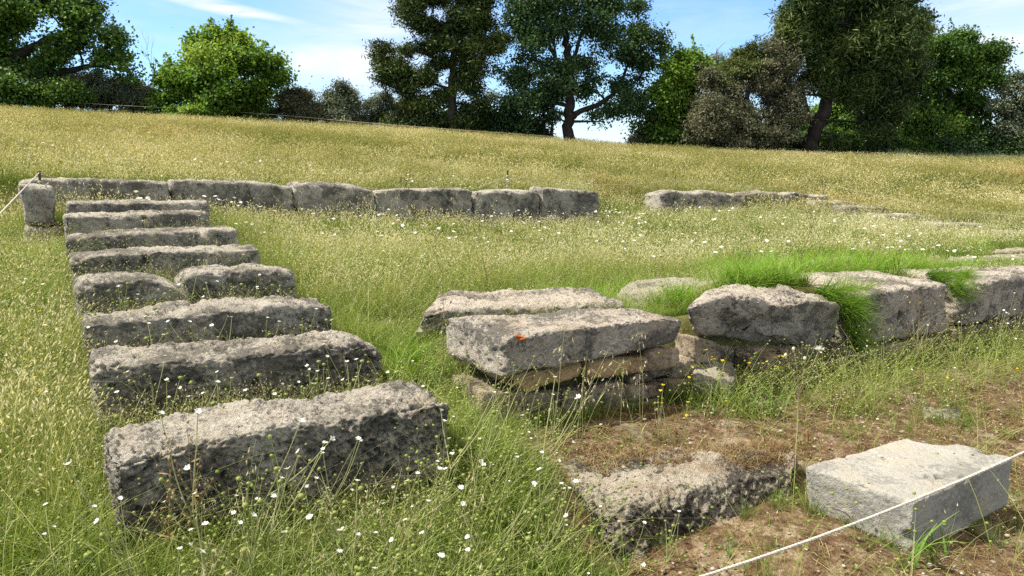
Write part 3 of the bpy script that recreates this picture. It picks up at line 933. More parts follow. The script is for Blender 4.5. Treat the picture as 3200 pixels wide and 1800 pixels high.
def proto_mesh(kind, k, mat):
    rng = np.random.default_rng(100 * k + hash(kind) % 1000 if False else 100 * k + sum(map(ord, kind)))
    m = MB()
    if kind == 'mixed':
        blades(m, 22, .1, .08, .26, .0042, .55, 3, .06, .5, .15, .5, rng)
        blades(m, 9, .1, .2, .4, .0030, .35, 3, .35, .8, .12, .3, rng)
        tip, td = blades(m, 5, .1, .28, .5, .0026, .25, 3, .5, .9, .08, .25, rng)
        heads(m, tip, td, .024, .0075, .97, rng)
    elif kind == 'wiry':
        blades(m, 16, .1, .08, .28, .0036, .8, 3, .2, .65, .15, .8, rng)
        tip, td = blades(m, 6, .1, .2, .5, .0026, .5, 4, .45, .85, .1, .5, rng)
        heads(m, tip, td, .022, .008, .92, rng)
    elif kind == 'fresh':
        blades(m, 34, .09, .08, .26, .0048, .7, 3, .0, .6, .2, .5, rng)
        blades(m, 5, .09, .2, .34, .003, .3, 3, .4, .85, .1, .3, rng)
    elif kind == 'tangle':
        tip, td = blades(m, 11, .12, .22, .52, .0034, .75, 5, .55, .85, .12, .9, rng)
        for q in tip: m.ball(q, .0055 + .003 * rng.random(), .55 + .2 * rng.random(), 6, 4, .8)
        blades(m, 5, .1, .1, .25, .003, 1.0, 3, .4, .8, .1, 1.0, rng)
    elif kind == 'lush':
        blades(m, 34, .07, .14, .4, .0085, .8, 4, .1, .75, .18, .45, rng)
        blades(m, 8, .08, .1, .3, .004, 1.0, 4, .7, 1.0, .1, .6, rng)
    elif kind == 'mid':
        blades(m, 44, .2, .1, .3, .006, .55, 2, .05, .48, .18, .5, rng)
        tip, td = blades(m, 24, .2, .22, .46, .0042, .3, 2, .25, .8, .18, .35, rng)
        heads(m, tip[::2], td[::2], .036, .013, .98, rng)
        heads(m, tip[1::3] - td[1::3] * .05, td[1::3], .03, .011, .9, rng)
    elif kind == 'field':
        blades(m, 60, .45, .1, .3, .010, .5, 2, .0, .5, .25, .5, rng)
        tip, td = blades(m, 110, .45, .2, .48, .007, .35, 2, .1, .7, .25, .4, rng)
        heads(m, tip[::2], td[::2], .055, .018, .88, rng)
    elif kind == 'dry':
        blades(m, 3, .08, .03, .1, .0028, .8, 3, .4, .85, .2, 1.0, rng)
        blades(m, 26, .07, .015, .06, .0045, .9, 2, .1, .7, .3, 1.0, rng)
        blades(m, 5, .07, .03, .09, .003, .5, 2, .5, .9, .2, .8, rng)
    elif kind == 'oatfield':
        tip, td = blades(m, 3, .12, .5, .75, .0036, .3, 4, .5, .85, .1, .3, rng)
        for q in range(3):
            n = 9
            pos = tip[q] - td[q] * (rng.random(n) * .22)[:, None] + rng.normal(size=(n, 3)) * .018
            d = td[q] * .4 + rng.normal(size=(n, 3)) * .35 + np.array([0, 0, -.7]); d /= np.linalg.norm(d, axis=1)[:, None]
            heads(m, pos, d, .03, .009, .95, rng)
    return m.build('tuft_' + kind, mat)

def scatter(name, protos, pts, scl, label, tilt=.12, rot=None, rng=RNG):
    n = len(pts)
    me = bpy.data.meshes.new(name)
    me.vertices.add(n); me.vertices.foreach_set('co', np.asarray(pts, np.float32).ravel())
    if rot is None:
        rot = np.stack([(rng.random(n) - .5) * 2 * tilt, (rng.random(n) - .5) * 2 * tilt, rng.random(n) * 2 * math.pi], 1)
    a = me.attributes.new('rot', 'FLOAT_VECTOR', 'POINT'); a.data.foreach_set('vector', rot.astype(np.float32).ravel())
    a = me.attributes.new('scl', 'FLOAT', 'POINT'); a.data.foreach_set('value', np.asarray(scl, np.float32))
    a = me.attributes.new('idx', 'INT', 'POINT'); a.data.foreach_set('value', rng.integers(0, len(protos), n).astype(np.int32))
    o = link(name, me)
    for pm in protos:
        if pm.materials and pm.materials[0].name not in me.materials: me.materials.append(pm.materials[0])
    ng = bpy.data.node_groups.new(name, 'GeometryNodeTree')
    ng.interface.new_socket('Geometry', in_out='INPUT', socket_type='NodeSocketGeometry')
    ng.interface.new_socket('Geometry', in_out='OUTPUT', socket_type='NodeSocketGeometry')
    gi = ng.nodes.new('NodeGroupInput'); go = ng.nodes.new('NodeGroupOutput')
    jn = ng.nodes.new('GeometryNodeJoinGeometry')
    for pm in protos:
        po_ = bpy.data.objects.new('proto_' + pm.name, pm)
        oi = ng.nodes.new('GeometryNodeObjectInfo'); oi.inputs['Object'].default_value = po_
        oi.inputs['As Instance'].default_value = False
        gti = ng.nodes.new('GeometryNodeGeometryToInstance')
        ng.links.new(oi.outputs['Geometry'], gti.inputs[0]); ng.links.new(gti.outputs[0], jn.inputs[0])
    ip = ng.nodes.new('GeometryNodeInstanceOnPoints')
    ng.links.new(gi.outputs[0], ip.inputs['Points']); ng.links.new(jn.outputs[0], ip.inputs['Instance'])
    ip.inputs['Pick Instance'].default_value = True
    def na(nm, dt):
        x = ng.nodes.new('GeometryNodeInputNamedAttribute'); x.data_type = dt; x.inputs['Name'].default_value = nm
        return x.outputs['Attribute']
    e2r = ng.nodes.new('FunctionNodeEulerToRotation')
    ng.links.new(na('rot', 'FLOAT_VECTOR'), e2r.inputs[0])
    ng.links.new(e2r.outputs[0], ip.inputs['Rotation'])
    ng.links.new(na('scl', 'FLOAT'), ip.inputs['Scale'])
    ng.links.new(na('idx', 'INT'), ip.inputs['Instance Index'])
    ng.links.new(ip.outputs[0], go.inputs[0])
    md = o.modifiers.new('scatter', 'NODES'); md.node_group = ng
    tag(o, label, kind='stuff')
    return o

def inside_foot(x, y, grow=0.0):
    m = np.zeros(len(x), bool)
    for f, zt in FOOT:
        c = f.mean(0)
        g = f + (f - c) / (np.linalg.norm(f - c, axis=1)[:, None]) * grow
        ar = 0
        ins = np.ones(len(x), bool)
        k = len(g)
        area = sum(g[i][0] * g[(i + 1) % k][1] - g[(i + 1) % k][0] * g[i][1] for i in range(k))
        sg = 1 if area > 0 else -1
        for i in range(k):
            a, b = g[i], g[(i + 1) % k]
            ins &= sg * ((b[0] - a[0]) * (y - a[1]) - (b[1] - a[1]) * (x - a[0])) > 0
        m |= ins
    return m

def sample(y0, y1, dens, margin=1.6, rng=RNG):
    """random plan points in the visible wedge between two distances"""
    area = (.72 * (y1 * y1 - y0 * y0)) + 2 * margin * (y1 - y0)
    n = int(area * dens)
    yy = np.sqrt(y0 * y0 + (y1 * y1 - y0 * y0) * rng.random(n))
    xx = (rng.random(n) * 2 - 1) * (.72 * yy + margin)
    return xx, yy
A0 = ROWS[0][0]
def rowco(x, y):
    return (x - A0[0]) * U[0] + (y - A0[1]) * U[1], (x - A0[0]) * V[0] + (y - A0[1]) * V[1]
def wallco(x, y):
    return (x - W0[0]) * U[0] + (y - W0[1]) * U[1], (x - W0[0]) * V[0] + (y - W0[1]) * V[1]
def n2(x, y, s, seed): return fbm(np.stack([x * s, y * s, np.zeros_like(x) + seed], 1), seed, 2)
def put(x, y, dz=0.0): return np.stack([x, y, ground(x, y) + dz], 1)
def pick(x, y, keep):
    return x[keep], y[keep]

def hfac(x, y):
    """height of the growth in different parts"""
    a, b = rowco(x, y)
    h = np.full(len(x), .95)
    inrow = (a > -.1) & (a < 1.75) & (b > .2) & (b < 7.3)
    h = np.where(inrow, .55, h)
    front = (a > -.05) & (a < 1.6) & (b < .2) & (b > -1.2)
    h = np.where(front, .5 + .3 * sstep(-.1, -.9, b), h)
    right = (a >= 1.55) & (b < 1.5) & (y < 6)
    h = np.where(right, .85, h)
    left = (a < -.1) & (b < 7)
    h = np.where(left, .85, h)
    s, d = wallco(x, y)
    behind = (d > 0) & (d < 2.2) & (s > -.3)
    h = np.where(behind, .5, h)
    wl = (s > -.25) & (s < 1.35) & (d < .1) & (d > -.75)
    h = np.where(wl, .32, h)
    # keep the growth off the front of the back row
    t = (x - BK0[0]) * V[0] + (y - BK0[1]) * V[1]
    h = np.where((t > -.5) & (t < .1) & (y > 9), h * .75, h)
    for g in LOWG:
        q = np.stack([x - g[0], y - g[1]], 1)
        al = q @ U[:2]; bl = q @ V[:2]
        h = np.where((np.abs(al) < 1.3) & (bl < .1) & (bl > -1.6), h * (.5 if g[0] < 0 else .9), h)
    return h * (1 + .25 * n2(x, y, .9, 61))
def greenness(x, y):
    a, b = rowco(x, y)
    g = .22 + .55 * n2(x, y, .8, 71)
    g = g + .75 * sstep(1.35, 1.7, a) * sstep(4.2, 2.6, b) * (y < 6.5)
    g = g + .5 * ((a > 0) & (a < 1.7) & (b < .3)) + .18 * ((a > 0) & (a < 1.7) & (b >= .3) & (b < 7))
    g = g + .35 * sstep(-1.2, -.2, a) * (a < .1) * (b < .8)
    s, d = wallco(x, y)
    g = g + .4 * ((d > .2) & (d < 2.5) & (s > -.3))
    return g

xa, ya = sample(1.7, 4.8, 420); xb, yb = sample(4.8, 9.5, 240)
xx, yy = np.concatenate([xa, xb]), np.concatenate([ya, yb])
sm = soil_mask(xx, yy)
keep = ~inside_foot(xx, yy, .015) & (RNG.random(len(xx)) > sm * 1.05)
xx, yy = pick(xx, yy, keep)
g = greenness(xx, yy) + (RNG.random(len(xx)) - .5) * .5
hh = hfac(xx, yy) * (.75 + .5 * RNG.random(len(xx)))
fr = g > .5
wi = (~fr) & (RNG.random(len(xx)) < .45)
mx = ~fr & ~wi
P_MIX = [proto_mesh('mixed', k, M_GRASS) for k in range(5)] + [proto_mesh('wiry', k, M_GRASS) for k in range(4)]
P_FRESH = [proto_mesh('fresh', k, M_FRESH) for k in range(5)]
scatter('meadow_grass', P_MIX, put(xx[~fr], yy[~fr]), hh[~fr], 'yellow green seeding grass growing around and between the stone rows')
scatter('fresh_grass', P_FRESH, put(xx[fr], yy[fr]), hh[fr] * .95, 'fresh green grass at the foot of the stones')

xx, yy = sample(1.7, 8.0, 80)
sm = soil_mask(xx, yy); a_, b_ = rowco(xx, yy); s_, d_ = wallco(xx, yy)
wt = np.where((a_ > -.1) & (a_ < 2.7) & (b_ < .4), 1.0, .4)
wt = np.where((sm > .3) & (s_ > 1.7) & (d_ > -.75), .7, np.where(sm > .3, .06, wt))
keep = ~inside_foot(xx, yy, .015) & (RNG.random(len(xx)) < wt)
xx, yy = pick(xx, yy, keep)
scatter('tangled_stems', [proto_mesh('tangle', k, M_GRASS) for k in range(7)], put(xx, yy), (.7 + .5 * RNG.random(len(xx))) * np.clip(hfac(xx, yy) * 1.5, .6, 1.1), 'tangled pale green stems with tiny button heads among the stones')
xx, yy = sample(9.0, 19.0, 42)
keep = ~inside_foot(xx, yy, .05)
xx, yy = pick(xx, yy, keep)
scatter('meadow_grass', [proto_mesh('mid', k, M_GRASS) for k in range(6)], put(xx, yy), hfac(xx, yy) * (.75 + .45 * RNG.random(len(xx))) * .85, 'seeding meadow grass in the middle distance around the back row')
xx, yy = sample(17, 43.5, 5.2, 4)
tb = (xx - BK0[0]) * V[0] + (yy - BK0[1]) * V[1]
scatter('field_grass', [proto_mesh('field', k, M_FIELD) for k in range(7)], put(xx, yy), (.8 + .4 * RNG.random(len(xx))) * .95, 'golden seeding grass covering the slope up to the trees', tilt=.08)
xb, yb = sample(10, 18, 8)
tb = (xb - BK0[0]) * V[0] + (yb - BK0[1]) * V[1]
k_ = (tb > .75) & ~inside_foot(xb, yb, .4)
scatter('field_grass', [proto_mesh('field', k, M_FIELD) for k in range(7, 11)], put(xb[k_], yb[k_]), (.7 + .3 * RNG.random(k_.sum())), 'golden seeding grass directly behind the back row', tilt=.08)
# taller oats standing out of the field, and against the trees on the crest
xo, yo = sample(9, 43, .8, 3)
k_ = ~inside_foot(xo, yo, .1)
xo, yo = pick(xo, yo, k_)
scatter('oat_stalks', [proto_mesh('oatfield', k, M_FIELD) for k in range(5)], put(xo, yo), .6 + .4 * RNG.random(len(xo)), 'pale nodding oat stalks standing out of the meadow')

# dry ground cover on the bare soil and on the bedrock slab
xx, yy = sample(1.8, 11, 260)
sm = soil_mask(xx, yy)
cov = n2(xx, yy, 1.6, 81)
keep = (sm > .3) & ~inside_foot(xx, yy, -.03) & (RNG.random(len(xx)) < .5 + 1.3 * cov)
xx, yy = pick(xx, yy, keep)
pd = put(xx, yy)
cb_, rb_ = np.mean(bt, 0), None
uu = RNG.random((230, 2))
bq = np.array([bt[0] * (1 - u) * (1 - v) + bt[1] * u * (1 - v) + bt[2] * u * v + bt[3] * (1 - u) * v for u, v in uu * np.array([.9, .62]) + np.array([.05, .34])])
kk = n2(bq[:, 0], bq[:, 1], 2.5, 83) > -.12
bq = bq[kk]; bq[:, 2] += .005
pd = np.concatenate([pd, bq])
scatter('dry_moss', [proto_mesh('dry', k, M_DRY) for k in range(6)], pd, .55 + .7 * RNG.random(len(pd)), 'reddish brown dry moss and litter on the bare soil', tilt=.3)
def litter_proto(k):
    rng = np.random.default_rng(300 + k); m = MB()
    n = 16
    for _ in range(n):
        c = np.array([rng.normal() * .1, rng.normal() * .1, .006 + .012 * rng.random()]); a = rng.random() * 6.28; L_ = rng.uniform(.03, .1)
        d = np.array([math.cos(a), math.sin(a), rng.normal() * .12]) * L_ / 2
        b_ = np.array([0, 0, .008 * rng.random()])
        m.tube(np.array([c - d, c + b_, c + d]), .0012 + .0008 * rng.random(), 3, .55 + .45 * rng.random())
    return m.build('litter', M_DRY)
def pebble_proto(k):
    rng = np.random.default_rng(400 + k); m = MB()
    for _ in range(7):
        m.ball(np.array([rng.normal() * .14, rng.normal() * .14, .002]), rng.uniform(.003, .012), rng.random(), 6, 4, rng.uniform(.4, .7))
    return m.build('pebble', M_PEB)
M_PEB = plant_mat('pebbles', [(0, (.12, .09, .06)), (.5, (.25, .2, .145)), (1, (.42, .37, .29))], 4, .2, 0.0, .9)
xx, yy = sample(1.8, 11, 22); sm = soil_mask(xx, yy)
keep = (sm > .4) & ~inside_foot(xx, yy, .0); xx, yy = pick(xx, yy, keep)
scatter('straw_litter', [litter_proto(k) for k in range(5)], put(xx, yy), .7 + .7 * RNG.random(len(xx)), 'dead straw pieces littering the bare soil')
xx, yy = sample(1.8, 11, 30); sm = soil_mask(xx, yy)
keep = (sm > .4) & ~inside_foot(xx, yy, .0); xx, yy = pick(xx, yy, keep)
scatter('pebbles', [pebble_proto(k) for k in range(5)], put(xx, yy), .6 + .9 * RNG.random(len(xx)), 'small pale stone chips on the bare soil')
# greener sparse tufts on the soil
xx, yy = sample(1.8, 11, 60)
sm = soil_mask(xx, yy)
s_, d_ = wallco(xx, yy)
gn = n2(xx, yy, 1.1, 91)
keep = (sm > .3) & ~inside_foot(xx, yy, .02) & (RNG.random(len(xx)) < np.clip(.22 + 1.2 * gn + .6 * sstep(-.85, -.1, d_) * (s_ > 1.5) - .3 * ((s_ < 1.4) & (d_ > -.9)), .06, .9))
xx, yy = pick(xx, yy, keep)
g_ = RNG.random(len(xx)) < .5
scatter('fresh_grass', P_FRESH, put(xx[g_], yy[g_]), .35 + .4 * RNG.random(g_.sum()), 'sparse green tufts on the bare soil before the wall')
scatter('meadow_grass', P_MIX, put(xx[~g_], yy[~g_]), .3 + .4 * RNG.random((~g_).sum()), 'sparse straw coloured tufts on the bare soil before the wall')

# short growth hugging the feet of the stones
rx_, ry_ = [], []
for f, zt in FOOT:
    if np.hypot(*f.mean(0)) > 9.5: continue
    k = len(f)
    for i in range(k):
        a, b = f[i], f[(i + 1) % k]; n = int(np.linalg.norm(b - a) * 46)
        t = RNG.random(n)[:, None]; nr_ = np.array([b[1] - a[1], a[0] - b[0]]); nr_ = nr_ / (np.linalg.norm(nr_) + 1e-9)
        if np.dot(nr_, (a + b) / 2 - f.mean(0)) < 0: nr_ = -nr_
        q = a + (b - a) * t + nr_ * (.0 + .07 * RNG.random(n)[:, None]); rx_.append(q[:, 0]); ry_.append(q[:, 1])
xx, yy = np.concatenate(rx_), np.concatenate(ry_)
sm = soil_mask(xx, yy)
keep = ~inside_foot(xx, yy, .0) & (RNG.random(len(xx)) < np.where(sm > .3, .3 + .5 * n2(xx, yy, 2.0, 97), .9))
xx, yy = pick(xx, yy, keep); g_ = RNG.random(len(xx)) < .55
scatter('fresh_grass', P_FRESH, put(xx[g_], yy[g_]), .3 + .35 * RNG.random(g_.sum()), 'short green grass hugging the feet of the stones', tilt=.3)
scatter('meadow_grass', P_MIX, put(xx[~g_], yy[~g_]), .35 + .4 * RNG.random((~g_).sum()), 'straw coloured grass hugging the feet of the stones', tilt=.3)
# lush bright strips between and behind the slabs
M_LUSH = plant_mat('lush_grass', [(0, (.04, .075, .01)), (.3, (.1, .21, .018)), (.6, (.2, .36, .035)), (.85, (.34, .45, .08)), (1, (.52, .5, .2))], 1.5, .18, .5, n2=7, n2amp=.1)
lp, lsc, lrot = [], [], []
def lush(poly, n, s0, s1):
    poly = np.array(poly, float)
    lo, hi = poly.min(0), poly.max(0)
    c = 0
    q = lo + (hi - lo) * RNG.random((n * 4, 2))
    ins = np.zeros(len(q), bool)
    j = len(poly) - 1
    for i in range(len(poly)):
        a, b = poly[i], poly[j]
        cross = ((a[1] > q[:, 1]) != (b[1] > q[:, 1])) & (q[:, 0] < (b[0] - a[0]) * (q[:, 1] - a[1]) / (b[1] - a[1] + 1e-9) + a[0])
        ins ^= cross; j = i
    q = q[ins][:n]
    p, ok = hit_ground(q[:, 0], q[:, 1])
    ok &= ~inside_foot(np.nan_to_num(p[:, 0]), np.nan_to_num(p[:, 1]), .0)
    p = p[ok]
    lp.append(p); lsc.append(s0 + (s1 - s0) * RNG.random(len(p)))
    lrot.append(np.stack([(RNG.random(len(p)) - .5) * .9, (RNG.random(len(p)) - .5) * .9, RNG.random(len(p)) * 6.28], 1))
lush([(1480, 1010), (1960, 985), (1960, 955), (1700, 955), (1450, 990)], 260, .6, .95)
lush([(1930, 960), (2130, 985), (2180, 940), (1950, 930)], 130, .6, 1.0)
lush([(2250, 930), (2700, 975), (2700, 905), (2450, 880), (2250, 900)], 330, .8, 1.3)
lush([(2480, 880), (3000, 905), (3000, 862), (2620, 850), (2480, 862)], 320, .75, 1.2)
lush([(2150, 880), (2500, 890), (2450, 850), (2200, 850)], 160, .55, .9)
lush([(2980, 850), (3250, 850), (3250, 825), (3000, 825)], 70, .4, .7)
lush([(2990, 800), (3080, 800), (3080, 775), (2990, 775)], 40, .6, .95)
lush([(1240, 1230), (1340, 1230), (1300, 1130), (1230, 1130)], 50, .6, .9)
# grass hanging out of the joints between the squared blocks
def hang(px0, px1, y0, y1, n, s, off=.1):
    for i in range(n):
        f = random.random()
        p = wallP(px0 + (px1 - px0) * random.random(), y0 + (y1 - y0) * f, off - .08 * (1 - f))
        lp.append(p[None]); lsc.append(np.array([s * (.7 + .5 * random.random())]))
        # lean out over the wall front: axis along the wall
        ax = Vector(U.tolist()); ang = R(45 + 60 * random.random() + 15 * f)
        from mathutils import Quaternion, Euler
        qn = Quaternion(ax, ang) @ Quaternion((0, 0, 1), random.random() * 6.28)
        e = qn.to_euler(); lrot.append(np.array([[e.x, e.y, e.z]]))
hang(2640, 2682, 940, 1080, 30, .7)
hang(2560, 2680, 915, 945, 40, .85, .3)
hang(2966, 3016, 876, 925, 22, .62)
hang(2900, 3010, 858, 876, 30, .7, .35)
P_LUSH = [proto_mesh('lush', k, M_LUSH) for k in range(6)]
scatter('lush_grass', P_LUSH, np.concatenate(lp), np.concatenate(lsc), 'bright lush grass growing between and behind the slabs', rot=np.concatenate(lrot))

# ------------------------------------------------------------------ trees and shrubs on the crest
M_BARK = plain_mat('bark', (.04, .032, .026), .95, 5, .5, (.018, .015, .012))
M_BARKP = plain_mat('pine_bark', (.07, .054, .044), .95, 4, .5, (.03, .024, .019))
M_TWIG = plain_mat('grey_twig', (.26, .24, .21), .9, 8, .4)
def leafmat(name, stops, transl=.38, spec=.25, namp=.14, rough=.5):
    return plant_mat(name, stops, .35, namp, transl, rough, 2.0, .1, spec)
L_PLANE = leafmat('plane_leaves', [(0, (.024, .06, .012)), (.35, (.06, .13, .02)), (.65, (.115, .22, .034)), (1, (.23, .34, .06))], .42)
L_DARK = leafmat('dark_leaves', [(0, (.018, .045, .016)), (.4, (.045, .098, .032)), (.7, (.08, .15, .048)), (1, (.15, .22, .08))], .3)
L_BRIGHT = leafmat('bright_leaves', [(0, (.04, .1, .012)), (.35, (.1, .2, .024)), (.65, (.18, .31, .04)), (1, (.32, .43, .075))], .48)
L_PINE = leafmat('pine_needles', [(0, (.018, .03, .01)), (.4, (.048, .078, .02)), (.7, (.1, .138, .034)), (1, (.185, .215, .06))], .2, .15)
L_OLIVE = leafmat('olive_leaves', [(0, (.05, .065, .036)), (.4, (.125, .155, .085)), (.7, (.22, .25, .15)), (1, (.33, .36, .25))], .22, .3)
L_BROWN = leafmat('tamarisk_sprays', [(0, (.045, .05, .027)), (.4, (.11, .115, .06)), (.7, (.19, .185, .105)), (1, (.28, .265, .165))], .22, .15)
L_OLGREEN = leafmat('olive_green_sprays', [(0, (.03, .045, .012)), (.4, (.08, .105, .026)), (.7, (.14, .165, .04)), (1, (.22, .235, .065))], .22, .15)

def leaf_quads(c, L, Wd, up=.4, droop=0.0, out=None, rng=RNG, face=None):
    n = len(c)
    nr = rng.normal(size=(n, 3)) * .75; nr[:, 2] += up
    if face is not None: nr += face * .9
    nr /= np.linalg.norm(nr, axis=1)[:, None]
    t = rng.normal(size=(n, 3))
    if out is not None: t = t * .55 + out
    t[:, 2] -= droop
    t -= nr * (t * nr).sum(1)[:, None]
    t /= np.linalg.norm(t, axis=1)[:, None] + 1e-9
    b = np.cross(nr, t)
    l = L * (.65 + .7 * rng.random(n))[:, None]; w = Wd * (.65 + .7 * rng.random(n))[:, None]
    v = np.stack([c - t * l * .5, c + b * w * .5 + nr * w * .12, c + t * l * .5, c - b * w * .5 + nr * w * .12], 1)
    return v.reshape(-1, 3)

def needle_quads(c, L, Wd, dirn, rng=RNG):
    n = len(c)
    t = dirn + rng.normal(size=(n, 3)) * .5
    t /= np.linalg.norm(t, axis=1)[:, None] + 1e-9
    b = np.cross(t, rng.normal(size=(n, 3))); b /= np.linalg.norm(b, axis=1)[:, None] + 1e-9
    l = L * (.6 + .8 * rng.random(n))[:, None]
    v = np.stack([c - b * Wd / 2, c + b * Wd / 2, c + t * l + b * Wd * .3, c + t * l - b * Wd * .3], 1)
    return v.reshape(-1, 3)

def crown(clumps, Y, kind, nspray, lps, lsize, mat, spray_r=.35, depth=1.0, hole=-.3, seed=0, droop=0.0, name='crown', ybias=0.0, shell=.5, shoots=0):
    """clumps: (px,py,rx,ry[,dY]) ellipses as seen in the photo at distance Y -> a mesh of small leaves plus spray centres"""
    rng = np.random.default_rng(900 + seed)
    sc = Y / F * 1.0
    vol = np.array([c[2] * c[3] for c in clumps], float); vol /= vol.sum()
    cen, base_t, outd = [], [], []
    cls = []
    for ci, c in enumerate(clumps):
        n = max(6, int(nspray * vol[ci]))
        dY = c[4] if len(c) > 4 else rng.normal() * .35 * depth * min(c[2], c[3]) * sc
        C = P(c[0], c[1], Y + dY)
        cls.append(C)
        e = np.array([c[2] * sc, max(c[2], c[3]) * sc * .85 * depth, c[3] * sc])
        # boughs: small domes spread over the ellipse, each leafy on its upper and outer side
        nb = int(np.clip(n / 9, 2, 18))
        d0 = rng.normal(size=(nb, 3)); d0 /= np.linalg.norm(d0, axis=1)[:, None]
        rb = np.where(rng.random(nb) < shell + .2, .62 + .28 * rng.random(nb), .5 * rng.random(nb))
        B = C + d0 * rb[:, None] * e
        br = (.34 + .22 * rng.random(nb)) * (4.0 / max(nb, 4)) ** .18
        k = rng.integers(0, nb, n)
        d = rng.normal(size=(n, 3)); d[:, 2] = d[:, 2] * .8 + .35; d += d0[k] * .5
        d /= np.linalg.norm(d, axis=1)[:, None]
        r = .72 + .34 * rng.random(n) ** 1.5 * np.where(rng.random(n) < .32, 2.5, 1.0) * .8
        r = np.where(rng.random(n) < .18, rng.random(n), r)
        p = B[k] + d * (r * br[k])[:, None] * e * np.array([1, 1, .8])
        h = fbm(p * .8, seed + 5, 2)
        kk = h > hole - .1
        cen.append(p[kk]); base_t.append((.45 + .1 * rng.normal() + .15 * rng.normal(size=nb)[k])[kk]); outd.append(d[kk])
    cen = np.concatenate(cen); bt_ = np.concatenate(base_t); outd = np.concatenate(outd)
    sh_p, sh_t = [], []
    if shoots:
        mid = cen.mean(0); rel = (cen - mid) / (cen.std(0) + 1e-6)
        cand = np.where((np.linalg.norm(rel, axis=1) > 1.35) & (rel[:, 2] > -1.0))[0]
        for i in rng.choice(cand, min(shoots, len(cand)), replace=False):
            dd = outd[i] * .6 + np.array([0, 0, .9]) + rng.normal(size=3) * .2; dd /= np.linalg.norm(dd)
            L_ = rng.uniform(.5, 1.15); n = int(38 * L_)
            t = rng.random(n)[:, None]
            sh_p.append(cen[i] + dd * t * L_ + rng.normal(size=(n, 3)) * (.15 * (1.1 - t)))
            sh_t.append(np.full(n, bt_[i] + .1))
    ns = len(cen)
    sprt = bt_ + .07 * rng.normal(size=ns)
    m = lps
    off = rng.normal(size=(ns, m, 3)) * spray_r * np.array([1, 1, .62]) * (.7 + .6 * rng.random((ns, 1, 1)))
    if droop: off[:, :, 2] -= np.abs(rng.normal(size=(ns, m))) * droop
    lc = (cen[:, None, :] + off).reshape(-1, 3)
    lt = np.repeat(sprt, m) + .13 * rng.normal(size=ns * m)
    fo = np.repeat(outd, m, axis=0)
    if sh_p:
        sp_ = np.concatenate(sh_p); lc = np.concatenate([lc, sp_]); lt = np.concatenate([lt, np.concatenate(sh_t) + .1 * rng.normal(size=len(sp_))])
        fo = np.concatenate([fo, np.tile(np.array([[0, 0, .6]]), (len(sp_), 1))])
    if kind == 'needle':
        o = off / (np.linalg.norm(off, axis=2)[:, :, None] + 1e-6)
        o = (o * .6 + outd[:, None, :] * .7 + np.array([0, 0, .35 - 1.1 * (droop > 0)])).reshape(-1, 3)
        v = needle_quads(lc, lsize[0], lsize[1], o, rng)
    else:
        v = leaf_quads(lc, lsize[0], lsize[1], .4, droop * .8, None, rng, fo)
    q = np.arange(len(v)).reshape(-1, 4)
    me = mesh_np(name, v, q, mat, False, {'tint': np.clip(np.repeat(lt, 4), 0, 1)})
    return me, cen, cls

def woodpath(pts, Y):
    return np.array([P(p[0], p[1], Y + (p[3] if len(p) > 3 else 0)) for p in pts]), np.array([p[2] / 2 * Y / F for p in pts])

def tree(name, label, cat, Y, trunk, limbs, clumps, kind, nspray, lps, lsize, mat, bark, base=None, group=None, twigs=140, **kw):
    """trunk/limbs in photo pixels at distance Y: list of (px,py,width_px[,dY])"""
    seed = kw.get('seed', 0)
    rng = random.Random(seed + 5)
    root = empty(name); tag(root, label, cat, group)
    me, cen, cls = crown(clumps, Y, kind, nspray, lps, lsize, mat, **kw)
    w = MB()
    nodes = []
    def add(pts):
        p, r = woodpath(pts, Y)
        pp = smooth_path(p, 5); rr = np.interp(np.linspace(0, 1, len(pp)), np.linspace(0, 1, len(r)), r)
        jit = np.array([[rng.gauss(0, 1), rng.gauss(0, 1), 0] for _ in pp]) * rr[:, None] * .25
        jit[0] = 0
        w.tube(pp + jit, rr, 8)
        for a, b in zip(pp, rr): nodes.append((a, b))
    tp = list(trunk)
    # continue the trunk into the ground
    b0 = P(tp[0][0], tp[0][1], Y)
    gz = ground(b0[0], b0[1])[0]
    add(tp)
    low = np.array([[b0[0], b0[1], min(gz, b0[2]) - .5], [b0[0], b0[1], b0[2]]])
    r0 = tp[0][2] / 2 * Y / F
    w.tube(low, [r0 * 1.35, r0], 8)
    for l in limbs: add(l)
    # secondary branches from the wood to the clumps and twigs to the sprays
    npos = np.array([a for a, _ in nodes]); nrad = np.array([b for _, b in nodes])
    def connect(dst, rmax, sag=.0, upb=.15, k=5):
        d = np.linalg.norm((npos - dst) * np.array([1, 1, 1.4]), axis=1) + (npos[:, 2] > dst[2] + .2) * 2.0
        i = int(np.argmin(d))
        a = npos[i]; L_ = np.linalg.norm(dst - a)
        ra = min(nrad[i] * .6, rmax)
        t = np.linspace(0, 1, k)[:, None]
        mid = np.array([rng.gauss(0, .07), rng.gauss(0, .07), upb * .5 + rng.gauss(0, .05)]) * L_
        path = a * (1 - t) + dst * t + mid * (4 * t * (1 - t))
        w.tube(path, np.linspace(ra, max(ra * .3, .008), k), 5)
        return path, np.linspace(ra, max(ra * .3, .008), k)
    extra = []
    for c in cls:
        p, r = connect(np.array(c), .09)
        extra += list(zip(p[1:], r[1:]))
    npos = np.concatenate([npos, np.array([a for a, _ in extra])]) if extra else npos
    nrad = np.concatenate([nrad, np.array([b for _, b in extra])]) if extra else nrad
    for i in rng.sample(range(len(cen)), min(twigs, len(cen))):
        connect(cen[i], .03, k=4)
    link('trunk', w.build('trunk', bark), root)
    link('crown', me, root)
    # put the root at the foot
    root.location = (b0[0], b0[1], gz)
    for ch in root.children: ch.location = (-b0[0], -b0[1], -gz)
    return root

